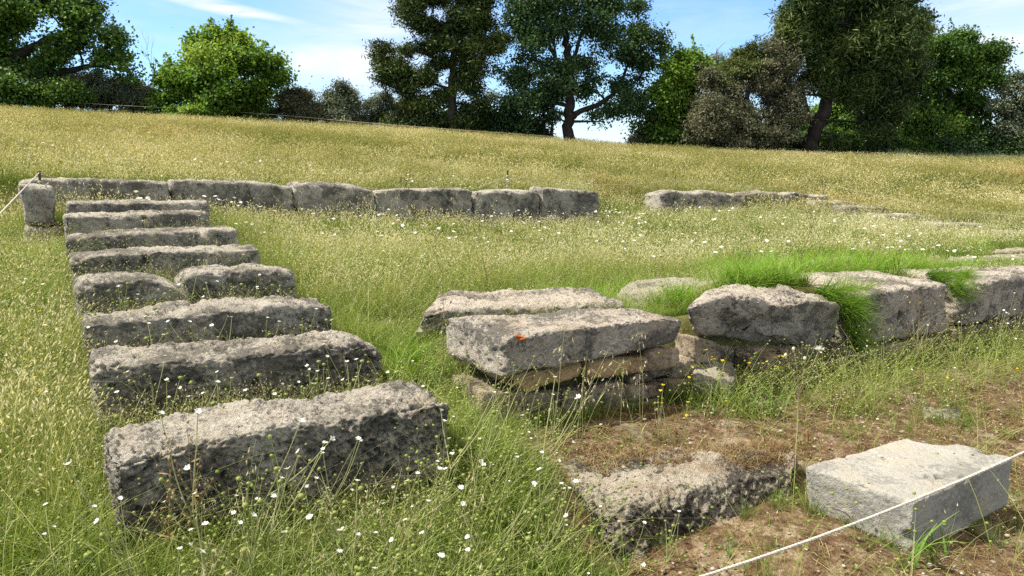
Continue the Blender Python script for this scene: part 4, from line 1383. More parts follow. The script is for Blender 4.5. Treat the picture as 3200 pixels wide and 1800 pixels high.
# 1 big dark plane tree at the left edge
tree('plane_tree', 'huge dark green plane tree filling the left edge, a long branch reaching right', 'tree', 38,
     [(-60, 340, 70), (-40, 200, 60), (0, 60, 50), (40, -80, 40), (60, -250, 26)],
     [[(-40, 220, 40), (70, 165, 26), (150, 120, 18), (220, 95, 10)], [(60, 240, 26), (200, 225, 20), (290, 205, 13), (350, 215, 9), (410, 225, 5)], [(290, 208, 11), (330, 150, 8), (360, 110, 5)]],
     [(40, 40, 100, 90), (150, 20, 80, 60), (215, 70, 55, 45), (60, 190, 90, 70), (160, 200, 60, 45), (250, 60, 45, 45), (275, 20, 35, 35), (230, 150, 55, 40), (320, 130, 45, 40), (350, 170, 45, 30), (395, 205, 38, 22),
      (300, 190, 50, 28), (-60, 120, 100, 120), (40, 280, 100, 60), (-20, 260, 80, 70), (120, 285, 60, 45), (170, -60, 80, 70), (40, -90, 100, 80), (405, 235, 20, 14), (360, 110, 28, 24)],
     'leaf', 950, 63, (0.160, 0.136), L_PLANE, M_BARK, shoots=90, seed=1, spray_r=.34, hole=-.22)
# 2 leafy undergrowth and olive bushes under it
tree('leafy_bush', 'yellow green leafy bush in front of the huge left plane tree', 'bush', 37, [(150, 345, 14), (160, 300, 10), (170, 270, 6)], [], [(140, 300, 60, 40), (210, 295, 50, 35), (70, 310, 60, 30), (250, 310, 30, 25)],
     'leaf', 150, 58, (0.136, 0.112), L_PLANE, M_BARK, seed=2, spray_r=.25, twigs=20)
olv = [((255, 275, 75, 42), (215, 300, 50, 38)), ((345, 275, 65, 45), (320, 315, 60, 30)), ((420, 300, 55, 45), (450, 320, 45, 35))]
olab = ['left grey green olive bush under the tip of the long plane branch', 'middle grey green olive bush left of the bare sapling', 'right grey green olive bush beside the round bright tree']
for i, cl_ in enumerate(olv):
    c = cl_[0]
    tree('olive_bush', olab[i], 'olive bush', 39.5 - i * .4, [(c[0], 350, 12), (c[0] + 5, 310, 8), (c[0], 280, 5)], [[(c[0], 330, 7), (c[0] - 30, 290, 4)], [(c[0], 330, 7), (c[0] + 30, 290, 4)]],
         list(cl_) + [(c[0], c[1] + 40, c[2] * .9, 30), (c[0] - 20, c[1] - 10, 30, 28), (c[0] + 25, c[1] - 14, 26, 26)], 'leaf', 330, 60, (.14, .05), L_OLIVE, M_BARK, group='olive bushes at the left', seed=10 + i, spray_r=.2, hole=-.5, twigs=60)
# 3 dead sapling
root = empty('dead_sapling'); tag(root, 'bare grey leafless sapling against the sky left of the round bright tree', 'sapling')
m_ = MB()
rr_ = random.Random(3)
def bare(p, d, L_, r, lev):
    pts = [np.array(p)]
    for k in range(5):
        d = d + np.array([rr_.gauss(0, .12), rr_.gauss(0, .12), .06]); d /= np.linalg.norm(d)
        pts.append(pts[-1] + d * L_ / 5)
        if lev < 3 and k >= 1 and rr_.random() < .8:
            a = rr_.random() * 6.28
            nd = d + np.array([math.cos(a), math.sin(a) * .5, .2]) * .75
            bare(pts[-1], nd / np.linalg.norm(nd), L_ * .5, r * .5, lev + 1)
    m_.tube(np.array(pts), np.linspace(r, r * .3, 6), 5)
bare(P(476, 345, 40.5) - ZUP * .3, np.array([-.02, 0, 1.0]), 3.0, .034, 0)
link('branches', m_.build('branches', M_TWIG), root)
# 4 round bright green tree
tree('round_tree', 'round bright green broadleaf tree standing alone against the sky at left', 'tree', 38, [(690, 365, 26), (690, 310, 22), (695, 240, 16), (700, 170, 8)],
     [[(690, 320, 14), (620, 260, 9), (570, 220, 5)], [(692, 300, 14), (770, 240, 9), (830, 220, 5)], [(690, 330, 12), (590, 310, 7), (530, 290, 4)], [(695, 250, 10), (650, 180, 6), (640, 140, 3)], [(695, 320, 10), (790, 300, 7), (850, 290, 4)]],
     [(690, 200, 95, 75), (620, 185, 60, 50), (770, 190, 70, 50), (560, 250, 60, 55), (830, 240, 45, 50), (690, 285, 120, 60), (560, 310, 60, 40), (820, 300, 55, 45), (665, 130, 22, 28), (632, 140, 18, 25), (720, 140, 40, 30), (770, 150, 30, 25), (800, 170, 35, 30), (850, 215, 28, 25), (520, 235, 24, 26), (505, 330, 30, 20), (640, 330, 100, 30), (780, 330, 80, 25)],
     'leaf', 780, 60, (0.160, 0.128), L_BRIGHT, M_BARK, shoots=110, seed=20, spray_r=.27, hole=-.3)
# low leafy plants at its foot
tree('bramble_bush', 'low pale green bramble at the foot of the round bright tree', 'bush', 36.5, [(600, 372, 8), (600, 360, 6), (600, 352, 4)], [], [(560, 352, 60, 14), (640, 350, 55, 16), (700, 358, 40, 12)], 'leaf', 90, 43, (0.120, 0.104), L_BRIGHT, M_BARK, seed=21, spray_r=.16, twigs=10)
# 5 shrubs and olives to the right of it
tree('tamarisk_bush', 'brownish feathery bush just right of the round bright tree', 'bush', 39, [(930, 385, 10), (930, 350, 7), (930, 310, 4)], [[(930, 360, 6), (900, 310, 3)], [(930, 360, 6), (965, 300, 3)]], [(905, 330, 38, 45), (950, 325, 42, 45), (935, 365, 60, 25), (985, 350, 28, 30), (880, 360, 25, 25)],
     'leaf', 330, 56, (.18, .045), L_BROWN, M_BARK, seed=25, spray_r=.2, hole=-.5)
tree('olive_tree', 'grey olive tree with a rounded top, left of the paler olive', 'olive tree', 40, [(1065, 395, 14), (1065, 350, 10), (1062, 300, 6)], [[(1065, 350, 7), (1090, 300, 4)], [(1065, 350, 7), (1035, 310, 4)]], [(1060, 290, 42, 36), (1045, 330, 40, 36), (1090, 325, 30, 45), (1065, 365, 55, 30), (1035, 345, 28, 30), (1020, 370, 30, 20)],
     'leaf', 420, 55, (.14, .05), L_OLIVE, M_BARK, seed=26, spray_r=.2, hole=-.5)
tree('olive_tree', 'paler silvery olive bush at the left foot of the pine', 'olive tree', 41, [(1195, 405, 10), (1195, 370, 7), (1195, 330, 4)], [[(1195, 380, 6), (1170, 330, 3)], [(1195, 380, 6), (1230, 340, 3)]], [(1165, 345, 24, 34), (1195, 330, 24, 36), (1235, 345, 26, 34), (1200, 375, 60, 26), (1120, 375, 26, 24), (1260, 370, 30, 26)],
     'leaf', 330, 55, (.14, .05), L_OLIVE, M_BARK, seed=27, spray_r=.2, hole=-.4)
# 6 the pine
tree('pine_tree', 'tall ragged pine with a straight bare trunk, left of the great dark tree', 'pine', 40, [(1418, 418, 30), (1414, 330, 28), (1413, 230, 24), (1422, 130, 20), (1432, 30, 15), (1436, -120, 8)],
     [[(1414, 280, 10), (1350, 260, 7), (1290, 225, 5), (1230, 190, 3)], [(1414, 215, 9), (1330, 170, 6), (1260, 150, 4)], [(1420, 160, 8), (1480, 140, 5), (1550, 160, 3)], [(1414, 320, 7), (1460, 330, 5), (1500, 350, 3)], [(1424, 100, 8), (1350, 60, 5), (1290, 40, 3)], [(1428, 70, 8), (1500, 40, 5), (1550, 20, 3)], [(1414, 330, 7), (1370, 345, 5), (1330, 370, 3)]],
     [(1310, 25, 52, 42), (1370, -10, 60, 50), (1440, -40, 70, 60), (1510, 10, 50, 45), (1300, 85, 40, 28), (1370, 80, 55, 36), (1460, 70, 60, 40), (1530, 80, 34, 32), (1545, 150, 40, 40), (1480, 150, 48, 36), (1290, 160, 40, 22), (1340, 150, 40, 26),
      (1200, 165, 26, 22), (1190, 185, 20, 18), (1230, 205, 34, 24), (1215, 245, 34, 18), (1260, 235, 40, 26), (1330, 250, 55, 38), (1290, 280, 42, 30), (1370, 200, 40, 28), (1480, 250, 34, 55), (1500, 300, 28, 50), (1460, 350, 28, 40), (1350, 330, 42, 30), (1290, 330, 36, 30), (1330, 380, 40, 26), (1250, 370, 30, 24), (1380, 300, 40, 30), (1440, 260, 36, 34), (1450, 390, 30, 24), (1400, 150, 50, 40), (1260, 200, 30, 20), (1510, 370, 24, 40), (1560, 120, 28, 26), (1265, 20, 22, 20), (1480, 390, 40, 22), (1270, 45, 18, 14), (1440, 180, 40, 25), (1355, 380, 45, 25), (1185, 150, 14, 12)],
     'leaf', 1250, 60, (.26, .06), L_PINE, M_BARKP, shoots=120, seed=30, spray_r=.26, hole=-.36, depth=.9, twigs=260)
tree('young_pine', 'olive green young pine shrub under the left side of the pine', 'pine', 41.5, [(1300, 412, 9), (1300, 370, 6), (1300, 320, 3)], [], [(1275, 360, 30, 36), (1310, 350, 34, 40), (1290, 390, 50, 20)], 'leaf', 200, 56, (.22, .05), L_OLGREEN, M_BARK, seed=31, spray_r=.2, hole=-.4)
# 7 great dark tree with a low right limb
tree('great_tree', 'great dark broadleaf tree in the centre with a low limb sweeping up to the right', 'tree', 40, [(1778, 445, 38), (1774, 380, 33), (1780, 300, 30), (1778, 220, 26), (1770, 150, 24), (1765, 60, 16), (1760, -60, 10)],
     [[(1785, 365, 21), (1815, 348, 17), (1870, 325, 15), (1920, 290, 12), (1945, 245, 10), (1965, 190, 6)], [(1775, 235, 20), (1745, 205, 15), (1720, 150, 11), (1690, 90, 8), (1650, 40, 5)], [(1778, 230, 16), (1800, 160, 12), (1830, 80, 9), (1870, 0, 6)], [(1775, 250, 12), (1700, 200, 8), (1640, 180, 5)], [(1920, 290, 9), (1980, 260, 6), (2030, 200, 4)], [(1930, 270, 8), (1990, 310, 5), (2010, 340, 3)], [(1740, 200, 9), (1730, 120, 7), (1735, 20, 5)]],
     [(1640, 20, 70, 60), (1720, -20, 90, 70), (1820, -20, 90, 70), (1910, 10, 60, 55), (1960, 30, 40, 30), (1600, 60, 40, 40), (1640, 110, 65, 50), (1600, 170, 50, 45), (1720, 100, 80, 55), (1820, 90, 80, 55), (1900, 100, 50, 45), (1600, 240, 50, 45), (1660, 230, 60, 50), (1720, 200, 50, 40), (1840, 180, 60, 45), (1920, 180, 60, 50), (1980, 130, 50, 40), (2030, 100, 40, 40), (2045, 160, 32, 45), (2000, 200, 45, 45),
      (1960, 260, 55, 40), (2010, 300, 40, 45), (1900, 330, 60, 30), (1850, 280, 40, 40), (1640, 300, 60, 45), (1600, 330, 45, 45), (1690, 330, 45, 45), (1960, 340, 50, 24), (2000, 350, 26, 22), (1630, 370, 50, 40), (1985, 385, 10, 14), (1880, 380, 14, 16), (1800, 230, 40, 45), (1730, 280, 36, 45), (1575, 120, 26, 30), (2055, 250, 20, 30)],
     'leaf', 1500, 58, (0.136, 0.104), L_DARK, M_BARK, shoots=90, seed=40, spray_r=.3, hole=-.1, twigs=300, droop=.12)
for i, (px, lab) in enumerate(((1705, 'thin leaning trunk just left of the great dark tree, left of its twin'), (1722, 'thin upright trunk beside the great dark tree, right of its twin'))):
    tree('slender_tree', lab, 'tree', 40.5, [(px - 2, 440, 11), (px - (6 if i == 0 else -3), 380, 10), (px - (12 if i == 0 else -4), 320, 8), (px - 15 * (1 - i), 260, 5)], [], [(px - 15, 330, 36, 30), (px, 280, 36, 34), (px - 10, 370, 30, 22)], 'leaf', 70, 52, (0.120, 0.096), L_DARK, M_BARK, group='thin trunks beside the great dark tree', seed=45 + i, spray_r=.25, twigs=30)
tree('dark_bush', 'dense dark bush between the pine and the great dark tree', 'bush', 41.5, [(1610, 435, 12), (1610, 400, 8), (1610, 360, 5)], [], [(1590, 395, 45, 36), (1640, 400, 40, 34), (1560, 415, 30, 22), (1680, 410, 26, 24), (1540, 400, 26, 30), (1620, 425, 60, 16)], 'leaf', 260, 63, (0.120, 0.096), L_DARK, M_BARK, seed=48, spray_r=.22, hole=-.5)
tree('wispy_shrub', 'thin pale green shrub seen between the pine and the great dark tree', 'bush', 43, [(1545, 425, 5), (1545, 360, 4), (1545, 310, 2)], [], [(1540, 330, 22, 32), (1555, 370, 22, 28), (1530, 300, 14, 14)], 'leaf', 50, 26, (.13, .06), L_OLIVE, M_TWIG, seed=49, spray_r=.2, hole=-.3, twigs=40)
# 9..11 right-hand group
tree('dark_bush', 'small dark bush at the right edge of the sky gap', 'bush', 40.5, [(2010, 462, 8), (2010, 430, 6), (2010, 400, 3)], [], [(2005, 425, 30, 26), (2035, 405, 26, 34), (1995, 440, 24, 16), (2050, 435, 26, 20)], 'leaf', 150, 50, (.2, .05), L_BROWN, M_BARK, seed=50, spray_r=.17, hole=-.5)
tree('bright_tree', 'fresh green leafy tree at the right edge of the sky gap', 'tree', 40, [(2120, 462, 22), (2125, 380, 18), (2130, 300, 12), (2140, 210, 6)], [[(2125, 380, 10), (2080, 310, 6), (2070, 260, 3)], [(2128, 340, 9), (2170, 270, 5)]],
     [(2130, 240, 50, 55), (2150, 180, 26, 28), (2100, 290, 55, 50), (2080, 350, 55, 55), (2150, 320, 50, 60), (2070, 410, 45, 40), (2120, 400, 60, 50), (2190, 260, 40, 60), (2105, 210, 26, 26), (2130, 440, 60, 20), (2200, 360, 40, 50)],
     'leaf', 560, 63, (0.152, 0.120), L_BRIGHT, M_BARK, shoots=60, seed=51, spray_r=.26, hole=-.35)
tree('wispy_tree', 'thin grey feathery tree top rising behind the fresh green leafy tree', 'tree', 43, [(2240, 470, 12), (2240, 300, 9), (2240, 160, 4)], [], [(2240, 150, 34, 28), (2225, 190, 32, 34), (2260, 200, 30, 34), (2270, 130, 14, 14)], 'leaf', 150, 40, (.12, .04), L_OLIVE, M_TWIG, seed=52, spray_r=.22, hole=-.1, twigs=80)
tree('olive_tree', 'big dense grey brown olive, round and dark below, between fresh green tree and conifer', 'olive tree', 38.5, [(2300, 465, 30), (2310, 400, 24), (2330, 320, 16), (2350, 240, 8)], [[(2400, 420, 14), (2400, 330, 9), (2410, 250, 5)], [(2310, 400, 12), (2250, 330, 6)]],
     [(2230, 280, 45, 60), (2200, 350, 45, 60), (2250, 380, 70, 60), (2190, 420, 40, 36), (2300, 320, 60, 60), (2340, 400, 80, 60), (2420, 320, 60, 60), (2470, 280, 45, 50), (2430, 400, 60, 55), (2480, 360, 40, 50), (2420, 200, 50, 45), (2440, 160, 36, 26), (2390, 250, 50, 40), (2280, 440, 90, 24), (2400, 445, 70, 22), (2460, 220, 40, 50)],
     'leaf', 1500, 56, (.15, .05), L_BROWN, M_BARK, shoots=90, seed=53, spray_r=.22, hole=-.7, twigs=120)
tree('cypress_bush', 'olive green rounded conifer top rising from the grey brown olive', 'conifer', 39.3, [(2320, 468, 14), (2320, 350, 10), (2315, 220, 5)], [], [(2315, 210, 58, 44), (2290, 250, 46, 40), (2340, 180, 40, 28), (2350, 250, 40, 36), (2310, 165, 14, 20), (2345, 150, 12, 18)], 'leaf', 420, 56, (.2, .05), L_OLGREEN, M_BARK, seed=54, spray_r=.18, hole=-.4)
# 12 great conifer
tree('great_conifer', 'towering dark conifer with drooping boughs and a leaning dark trunk at right', 'conifer', 39, [(2528, 475, 50), (2548, 410, 42), (2578, 340, 38), (2600, 260, 34), (2620, 150, 32), (2640, 20, 24), (2650, -150, 14)],
     [[(2545, 420, 26), (2530, 370, 18), (2515, 310, 12), (2500, 250, 6)], [(2590, 300, 10), (2530, 296, 7), (2500, 298, 4)], [(2605, 240, 16), (2680, 180, 11), (2760, 130, 7)], [(2612, 200, 14), (2560, 130, 9), (2500, 90, 5)], [(2625, 160, 10), (2700, 220, 7), (2760, 300, 4)], [(2620, 180, 12), (2600, 80, 8), (2560, 10, 5)]],
     [(2480, 20, 42, 40), (2560, -20, 80, 60), (2680, -40, 90, 70), (2790, -10, 60, 60), (2480, 80, 46, 40), (2440, 110, 40, 36), (2560, 70, 70, 50), (2690, 40, 75, 60), (2780, 70, 70, 60), (2850, 90, 40, 50), (2500, 130, 50, 40), (2600, 140, 70, 50), (2720, 120, 75, 55), (2820, 150, 60, 55), (2560, 190, 55, 40), (2640, 200, 60, 40), (2760, 200, 75, 55), (2580, 250, 50, 26), (2540, 240, 40, 24), (2650, 230, 46, 40), (2740, 270, 60, 50), (2780, 260, 50, 60),
      (2760, 340, 45, 60), (2740, 390, 40, 36), (2800, 330, 36, 50), (2460, 170, 36, 30), (2850, 190, 36, 45), (2420, 130, 26, 24), (2690, 290, 30, 60), (2610, 420, 18, 26)],
     'leaf', 1700, 62, (.32, .06), L_PINE, M_BARK, shoots=70, seed=60, spray_r=.27, hole=-.5, droop=.3, twigs=260)
# 13 leafy trees behind at right
tree('leafy_tree', 'broad leafy green tree right of the towering conifer, its crown lit on top', 'tree', 42, [(2960, 485, 30), (2960, 400, 24), (2965, 300, 16), (2970, 200, 8)], [[(2960, 420, 14), (2900, 340, 8), (2880, 260, 4)], [(2962, 380, 14), (3040, 300, 8), (3080, 220, 4)], [(3010, 480, 18), (3020, 380, 14), (3040, 280, 8)]],
     [(2940, 150, 70, 45), (2880, 190, 50, 60), (2990, 180, 60, 50), (3060, 200, 50, 50), (3080, 160, 36, 32), (3100, 200, 30, 45), (2900, 260, 70, 55), (3000, 260, 80, 55), (3080, 270, 45, 50), (2880, 340, 80, 55), (2980, 340, 80, 55), (3060, 350, 60, 50), (2900, 410, 100, 50), (3010, 420, 90, 45), (2840, 420, 50, 45), (2950, 460, 120, 26), (2870, 120, 30, 26), (2990, 125, 36, 22), (2830, 330, 40, 50)],
     'leaf', 1500, 63, (0.144, 0.112), L_PLANE, M_BARK, shoots=110, seed=61, spray_r=.29, hole=-.32, twigs=140)
tree('dark_tree', 'small dark leafy crown poking out behind the right side of the towering conifer', 'tree', 45, [(2850, 490, 20), (2860, 250, 14), (2870, 60, 6)], [], [(2890, 50, 26, 22), (2870, 90, 30, 40), (2860, 160, 30, 60), (2850, 40, 26, 22)], 'leaf', 120, 58, (0.160, 0.128), L_DARK, M_BARK, seed=62, spray_r=.28, hole=-.3)
tree('thicket_tree', 'leafy green thicket behind the leaning trunk of the towering conifer', 'tree', 43.5, [(2660, 490, 14), (2660, 420, 10), (2660, 340, 6)], [[(2560, 480, 10), (2560, 420, 7), (2570, 360, 4)], [(2760, 488, 12), (2755, 430, 9), (2750, 380, 5)]],
     [(2540, 400, 50, 60), (2600, 360, 50, 60), (2660, 350, 60, 70), (2620, 430, 70, 45), (2710, 420, 70, 50), (2780, 440, 60, 40), (2500, 440, 50, 36), (2640, 470, 90, 20), (2740, 475, 80, 20), (2680, 290, 40, 40), (2480, 400, 40, 50)],
     'leaf', 700, 63, (0.144, 0.112), L_PLANE, M_BARK, seed=63, spray_r=.28, hole=-.4)
tree('edge_tree', 'grey green tree cut by the right edge, lower than the broad leafy tree', 'tree', 41, [(3170, 490, 16), (3170, 400, 12), (3175, 320, 6)], [], [(3170, 270, 50, 40), (3200, 330, 60, 60), (3140, 330, 40, 45), (3160, 400, 60, 50), (3230, 410, 60, 60), (3130, 430, 45, 36), (3180, 460, 70, 26), (3200, 250, 30, 24)],
     'leaf', 620, 50, (.14, .07), L_OLIVE, M_BARK, seed=64, spray_r=.24, hole=-.4)
BB = [(2230, 462, 'low dark bush under the left side of the big grey brown olive'), (2420, 470, 'low dark bush under the right side of the big grey brown olive'), (2580, 478, 'dark undergrowth bush right beside the leaning trunk'),
      (2720, 484, 'dark undergrowth bush below the hanging boughs of the towering conifer'), (2860, 488, 'dark undergrowth bush left below the broad leafy tree'), (3000, 492, 'dark undergrowth bush below the middle of the broad leafy tree'), (3130, 496, 'dark undergrowth bush below the grey green edge tree'),
      (760, 372, 'dark low bush right below the round bright tree'), (1330, 408, 'dark low bush at the left foot of the pine trunk'), (1490, 420, 'dark low bush right of the pine trunk')]
for i, (px, py, lab) in enumerate(BB):
    tree('dark_bush', lab, 'bush', 41.2, [(px, py + 8, 9), (px, py - 25, 6), (px, py - 50, 3)], [], [(px - 45, py - 18, 50, 34), (px + 40, py - 18, 50, 36), (px, py - 38, 50, 40), (px, py, 90, 20)], 'leaf', 260, 60, (0.136, 0.096), L_DARK if i % 2 else L_PLANE, M_BARK, seed=80 + i, spray_r=.24, hole=-.9, twigs=10)
# pale reeds at the right foot of the trees
rp_, ok_ = hit_ground(RNG.uniform(2780, 3250, 160), RNG.uniform(500, 510, 160), 44)
xx = RNG.uniform(15, 30, 220); yy = RNG.uniform(36, 40.5, 220)
M_REED = plant_mat('reed', [(0, (.05, .09, .04)), (.5, (.14, .19, .09)), (1, (.3, .34, .2))], .5, .1, .3)
pr = []
for k in range(4):
    m_ = MB(); blades(m_, 60, .5, .4, .95, .016, .3, 3, .2, .8, .15, .2, np.random.default_rng(k)); pr.append(m_.build('tuft_reed', M_REED))
kx = xx / yy > .50
scatter('reed_grass', pr, put(xx[kx], yy[kx]), .5 + .4 * RNG.random(kx.sum()), 'bluish green taller grass at the foot of the right hand trees')

# ------------------------------------------------------------------ flowers and weeds, each a thing of its own
M_STEM = plant_mat('stem', [(0, (.1, .16, .03)), (.5, (.3, .34, .12)), (1, (.58, .52, .3))], 3, .2, .25)
M_BUD = plant_mat('bud', [(0, (.14, .19, .04)), (.5, (.27, .31, .08)), (1, (.42, .42, .17))], 5, .2, .25)
M_WHITE = plant_mat('white_petals', [(0, (.62, .6, .6)), (.5, (.78, .77, .76)), (1, (.85, .85, .83))], 5, .15, .35)
M_YELLOW = plant_mat('yellow_petals', [(0, (.6, .42, .01)), (.5, (.75, .58, .02)), (1, (.82, .7, .05))], 5, .15, .35)
M_OAT = plant_mat('oat_husks', [(0, (.5, .44, .25)), (.5, (.66, .6, .4)), (1, (.8, .76, .6))], 5, .15, .4)
M_DRYST = plant_mat('dry_stems', [(0, (.1, .07, .035)), (.5, (.24, .17, .08)), (1, (.42, .33, .18))], 3, .2, .15)
M_REDGR = plant_mat('red_grass', [(0, (.1, .12, .03)), (.4, (.2, .1, .05)), (.7, (.26, .07, .06)), (1, (.4, .3, .14))], 2, .2, .35)
M_BROAD = plant_mat('broad_grass', [(0, (.05, .11, .02)), (.5, (.12, .24, .035)), (.85, (.24, .34, .07)), (1, (.42, .38, .16))], 2, .15, .42)
pr_ = random.Random(99)

def petals(n, r, rng, up=.35, wid=.5):
    m = MB()
    for k in range(n):
        a = 2 * math.pi * k / n + rng.gauss(0, .12)
        d = np.array([math.cos(a), math.sin(a), 0]); s = np.array([-d[1], d[0], 0])
        L_ = r * rng.uniform(.8, 1.15); w_ = r * wid * rng.uniform(.8, 1.2)
        z = np.array([0, 0, 1.0]); u_ = up + rng.gauss(0, .1)
        v = [d * .12 * r - s * w_ * .25, d * .12 * r + s * w_ * .25, d * L_ * .75 + s * w_ * .55 + z * L_ * u_ * .8, d * L_ + s * w_ * .2 + z * L_ * u_, d * L_ * .93 + z * L_ * u_ * .85, d * L_ + -s * w_ * .25 + z * L_ * u_, d * L_ * .75 - s * w_ * .55 + z * L_ * u_ * .8]
        m.add(v, [[0, 1, 2, 6]], .3 + .5 * rng.random(), [[2, 3, 4], [2, 4, 6], [4, 5, 6]])
    return m

FL_WHITE = [petals(11, .0108, pr_, .3 + .1 * k, .42).build('petals', M_WHITE) for k in range(3)]
def yl(k):
    m = petals(14, .014, pr_, .15 + .12 * k, .3); m.ball((0, 0, .002), .004, .3); return m.build('petals', M_YELLOW)
FL_YEL = [yl(k) for k in range(2)]
def bd(r, sz):
    m = MB(); m.ball((0, 0, 0), r, .5, 8, 6, sz)
    for k in range(9):
        a = 2 * math.pi * k / 9; d = np.array([math.cos(a), math.sin(a), .35])
        m.add([d * r * .7, d * r * .7 + np.array([-d[1], d[0], 0]) * r * .3, d * r * 1.55], None, .3, [[0, 1, 2]])
    return m.build('bud', M_BUD)
BUDS = [bd(.0075, .75), bd(.0062, .6), bd(.0095, .9)]

class Proto: pass
def flower_proto(h, nfl, nbud, rng, petals_, stem_mat=M_STEM, spread=.4, thick=.0014, bud=True, wav=.05):
    p = Proto(); m = MB(); p.parts = []
    n = nfl + nbud
    main = []
    x = np.array([0, 0, -.03]); d = np.array([rng.gauss(0, .22), rng.gauss(0, .22), 1.0])
    pts = [x]
    hf = h * rng.uniform(.35, .55)
    for k in range(5):
        d = d + np.array([rng.gauss(0, wav * 2), rng.gauss(0, wav * 2), 0]); d /= np.linalg.norm(d)
        pts.append(pts[-1] + d * (hf / 5))
    m.tube(np.array(pts), np.linspace(thick * 1.5, thick * 1.15, 6), 5, .35)
    for i in range(n):
        st = pts[rng.randint(2, 5)] if i else pts[-1]
        dd = d + np.array([rng.gauss(0, spread), rng.gauss(0, spread), 0]); dd /= np.linalg.norm(dd)
        L_ = h * rng.uniform(.35, .75) * (1.15 if i < nfl else .85)
        br = [np.array(st)]
        for k in range(6):
            dd = dd + np.array([rng.gauss(0, wav), rng.gauss(0, wav), .07]); dd /= np.linalg.norm(dd)
            br.append(br[-1] + dd * L_ / 6)
        m.tube(np.array(br), np.linspace(thick, thick * .75, 7), 4, .45 + .3 * rng.random())
        end = br[-1]
        if rng.random() < .4:   # narrow stem leaf
            mid = br[1]; a = rng.random() * 6.28
            l = np.array([math.cos(a), math.sin(a), .6]) * .035; s_ = np.array([-math.sin(a), math.cos(a), 0]) * .003
            m.add([mid, mid + l * .5 + s_, mid + l, mid + l * .5 - s_], [[0, 1, 2, 3]], .4)
        if i < nfl:
            p.parts.append(('flower_head', rng.choice(petals_), end, (rng.gauss(0, .35), rng.gauss(0, .35), rng.random() * 6), rng.uniform(.8, 1.2)))
            if bud: p.parts.append(('calyx', BUDS[1], end - dd * .004, (0, 0, 0), .8))
        else:
            p.parts.append(('seed_head', rng.choice(BUDS), end, (rng.gauss(0, .3), rng.gauss(0, .3), 0), rng.uniform(.8, 1.35)))
    p.stem = m.build('stem', stem_mat)
    return p

def plant_put(name, proto, pos, rotz, scale, label, cat, group, tilt=(0, 0)):
    root = empty(name, tuple(pos)); root.rotation_euler = (tilt[0], tilt[1], rotz); root.scale = (scale,) * 3
    tag(root, label, cat, group)
    link('stem', proto.stem, root)
    for (nm, me, loc, rot, sc) in proto.parts:
        o = link(nm, me, root); o.location = loc; o.rotation_euler = rot; o.scale = (sc,) * 3
    return root

SCAB = [flower_proto(.40, 1 + (k % 3 == 0), 2 + k % 3, pr_, FL_WHITE, thick=.0021) for k in range(8)]
SCAB_T = [flower_proto(.52, 2, 4, pr_, FL_WHITE, spread=.55, thick=.0022) for k in range(5)]
HAWK = [flower_proto(.34, 1 + k % 2, 1 + k % 2, pr_, FL_YEL, spread=.3, thick=.0013) for k in range(4)]

def zone(n, a0, a1, b0, b1, frame='row', rng=RNG):
    out = []
    t = 0
    while len(out) < n and t < n * 30:
        t += 1
        a = a0 + (a1 - a0) * rng.random(); b = b0 + (b1 - b0) * rng.random()
        o_ = A0 if frame == 'row' else W0
        p = o_ + U * a + V * b
        if inside_foot(p[None, 0], p[None, 1], .02)[0] or p[1] < 1.9: continue
        out.append((p[0], p[1], ground(p[0], p[1])[0]))
    return out
def sow(name, protos, pts, label, cat, group, s0=.8, s1=1.15, tilt=.12):
    for p in pts:
        plant_put(name, pr_.choice(protos), p, pr_.random() * 6.28, pr_.uniform(s0, s1), label, cat, group, (pr_.gauss(0, tilt), pr_.gauss(0, tilt)))
W_ = 'wild flower'
sow('white_wildflower', SCAB, zone(70, -2.1, -.03, -.9, 4.2), 'white wildflower with green button seed heads in the grass left of the stone rows', W_, 'white wildflowers left of the stone rows', .75, 1.1)
sow('white_wildflower', SCAB + SCAB_T, zone(60, .0, 1.9, -.95, -.08), 'white wildflower growing in front of the dark face of the nearest step block', W_, 'white wildflowers before the nearest step block', .85, 1.3)
for i in range(1, 4):
    t = TOPS[i][2]
    sow('white_wildflower', SCAB, zone([0, 26, 20, 14][i], .05, 1.6, t - .42, t - .08), 'thin white wildflower in the gap before the %s step block from the camera' % ['', 'second', 'third', 'broken fourth'][i], W_, 'white wildflowers before the %s step block' % ['', 'second', 'third', 'broken fourth'][i], .85, 1.25)
sow('white_wildflower', SCAB, zone(14, .05, 1.5, 3.4, 6.4), 'small white wildflower among the farther step blocks', W_, 'white wildflowers among the farther step blocks', .7, 1.0)
sow('white_wildflower', SCAB, zone(38, 1.62, 2.6, -.9, 1.4), 'white wildflower in the green grass between the nearest step block and the slab wall', W_, 'white wildflowers right of the nearest step block', .6, .95)
sow('white_wildflower', SCAB + SCAB_T, zone(34, 2.4, 6.5, -.75, -.06, 'wall'), 'white wildflower in the shade along the foot of the squared wall blocks', W_, 'white wildflowers along the wall foot', .7, 1.0)
sow('white_wildflower', SCAB, zone(24, 1.7, 5.5, 2.6, 6.5), 'small white wildflower dotted in the open meadow behind the slabs', W_, 'white wildflowers in the open meadow', .8, 1.05)
sow('yellow_wildflower', HAWK, zone(20, .9, 2.4, -.65, -.08, 'wall'), 'yellow wildflower on a thin stem in front of the low foundation wall', W_, 'yellow wildflowers before the foundation wall', .7, 1.1)
sow('yellow_wildflower', HAWK, zone(12, -1.8, -.1, .5, 2.8), 'yellow wildflower low in the grass left of the stone rows', W_, 'yellow wildflowers left of the stone rows', .8, 1.1)
sow('yellow_wildflower', HAWK, zone(8, 2.4, 5.5, -1.3, -.6, 'wall'), 'yellow wildflower on the dry soil in front of the squared wall blocks', W_, 'yellow wildflowers on the dry soil', .6, .9)
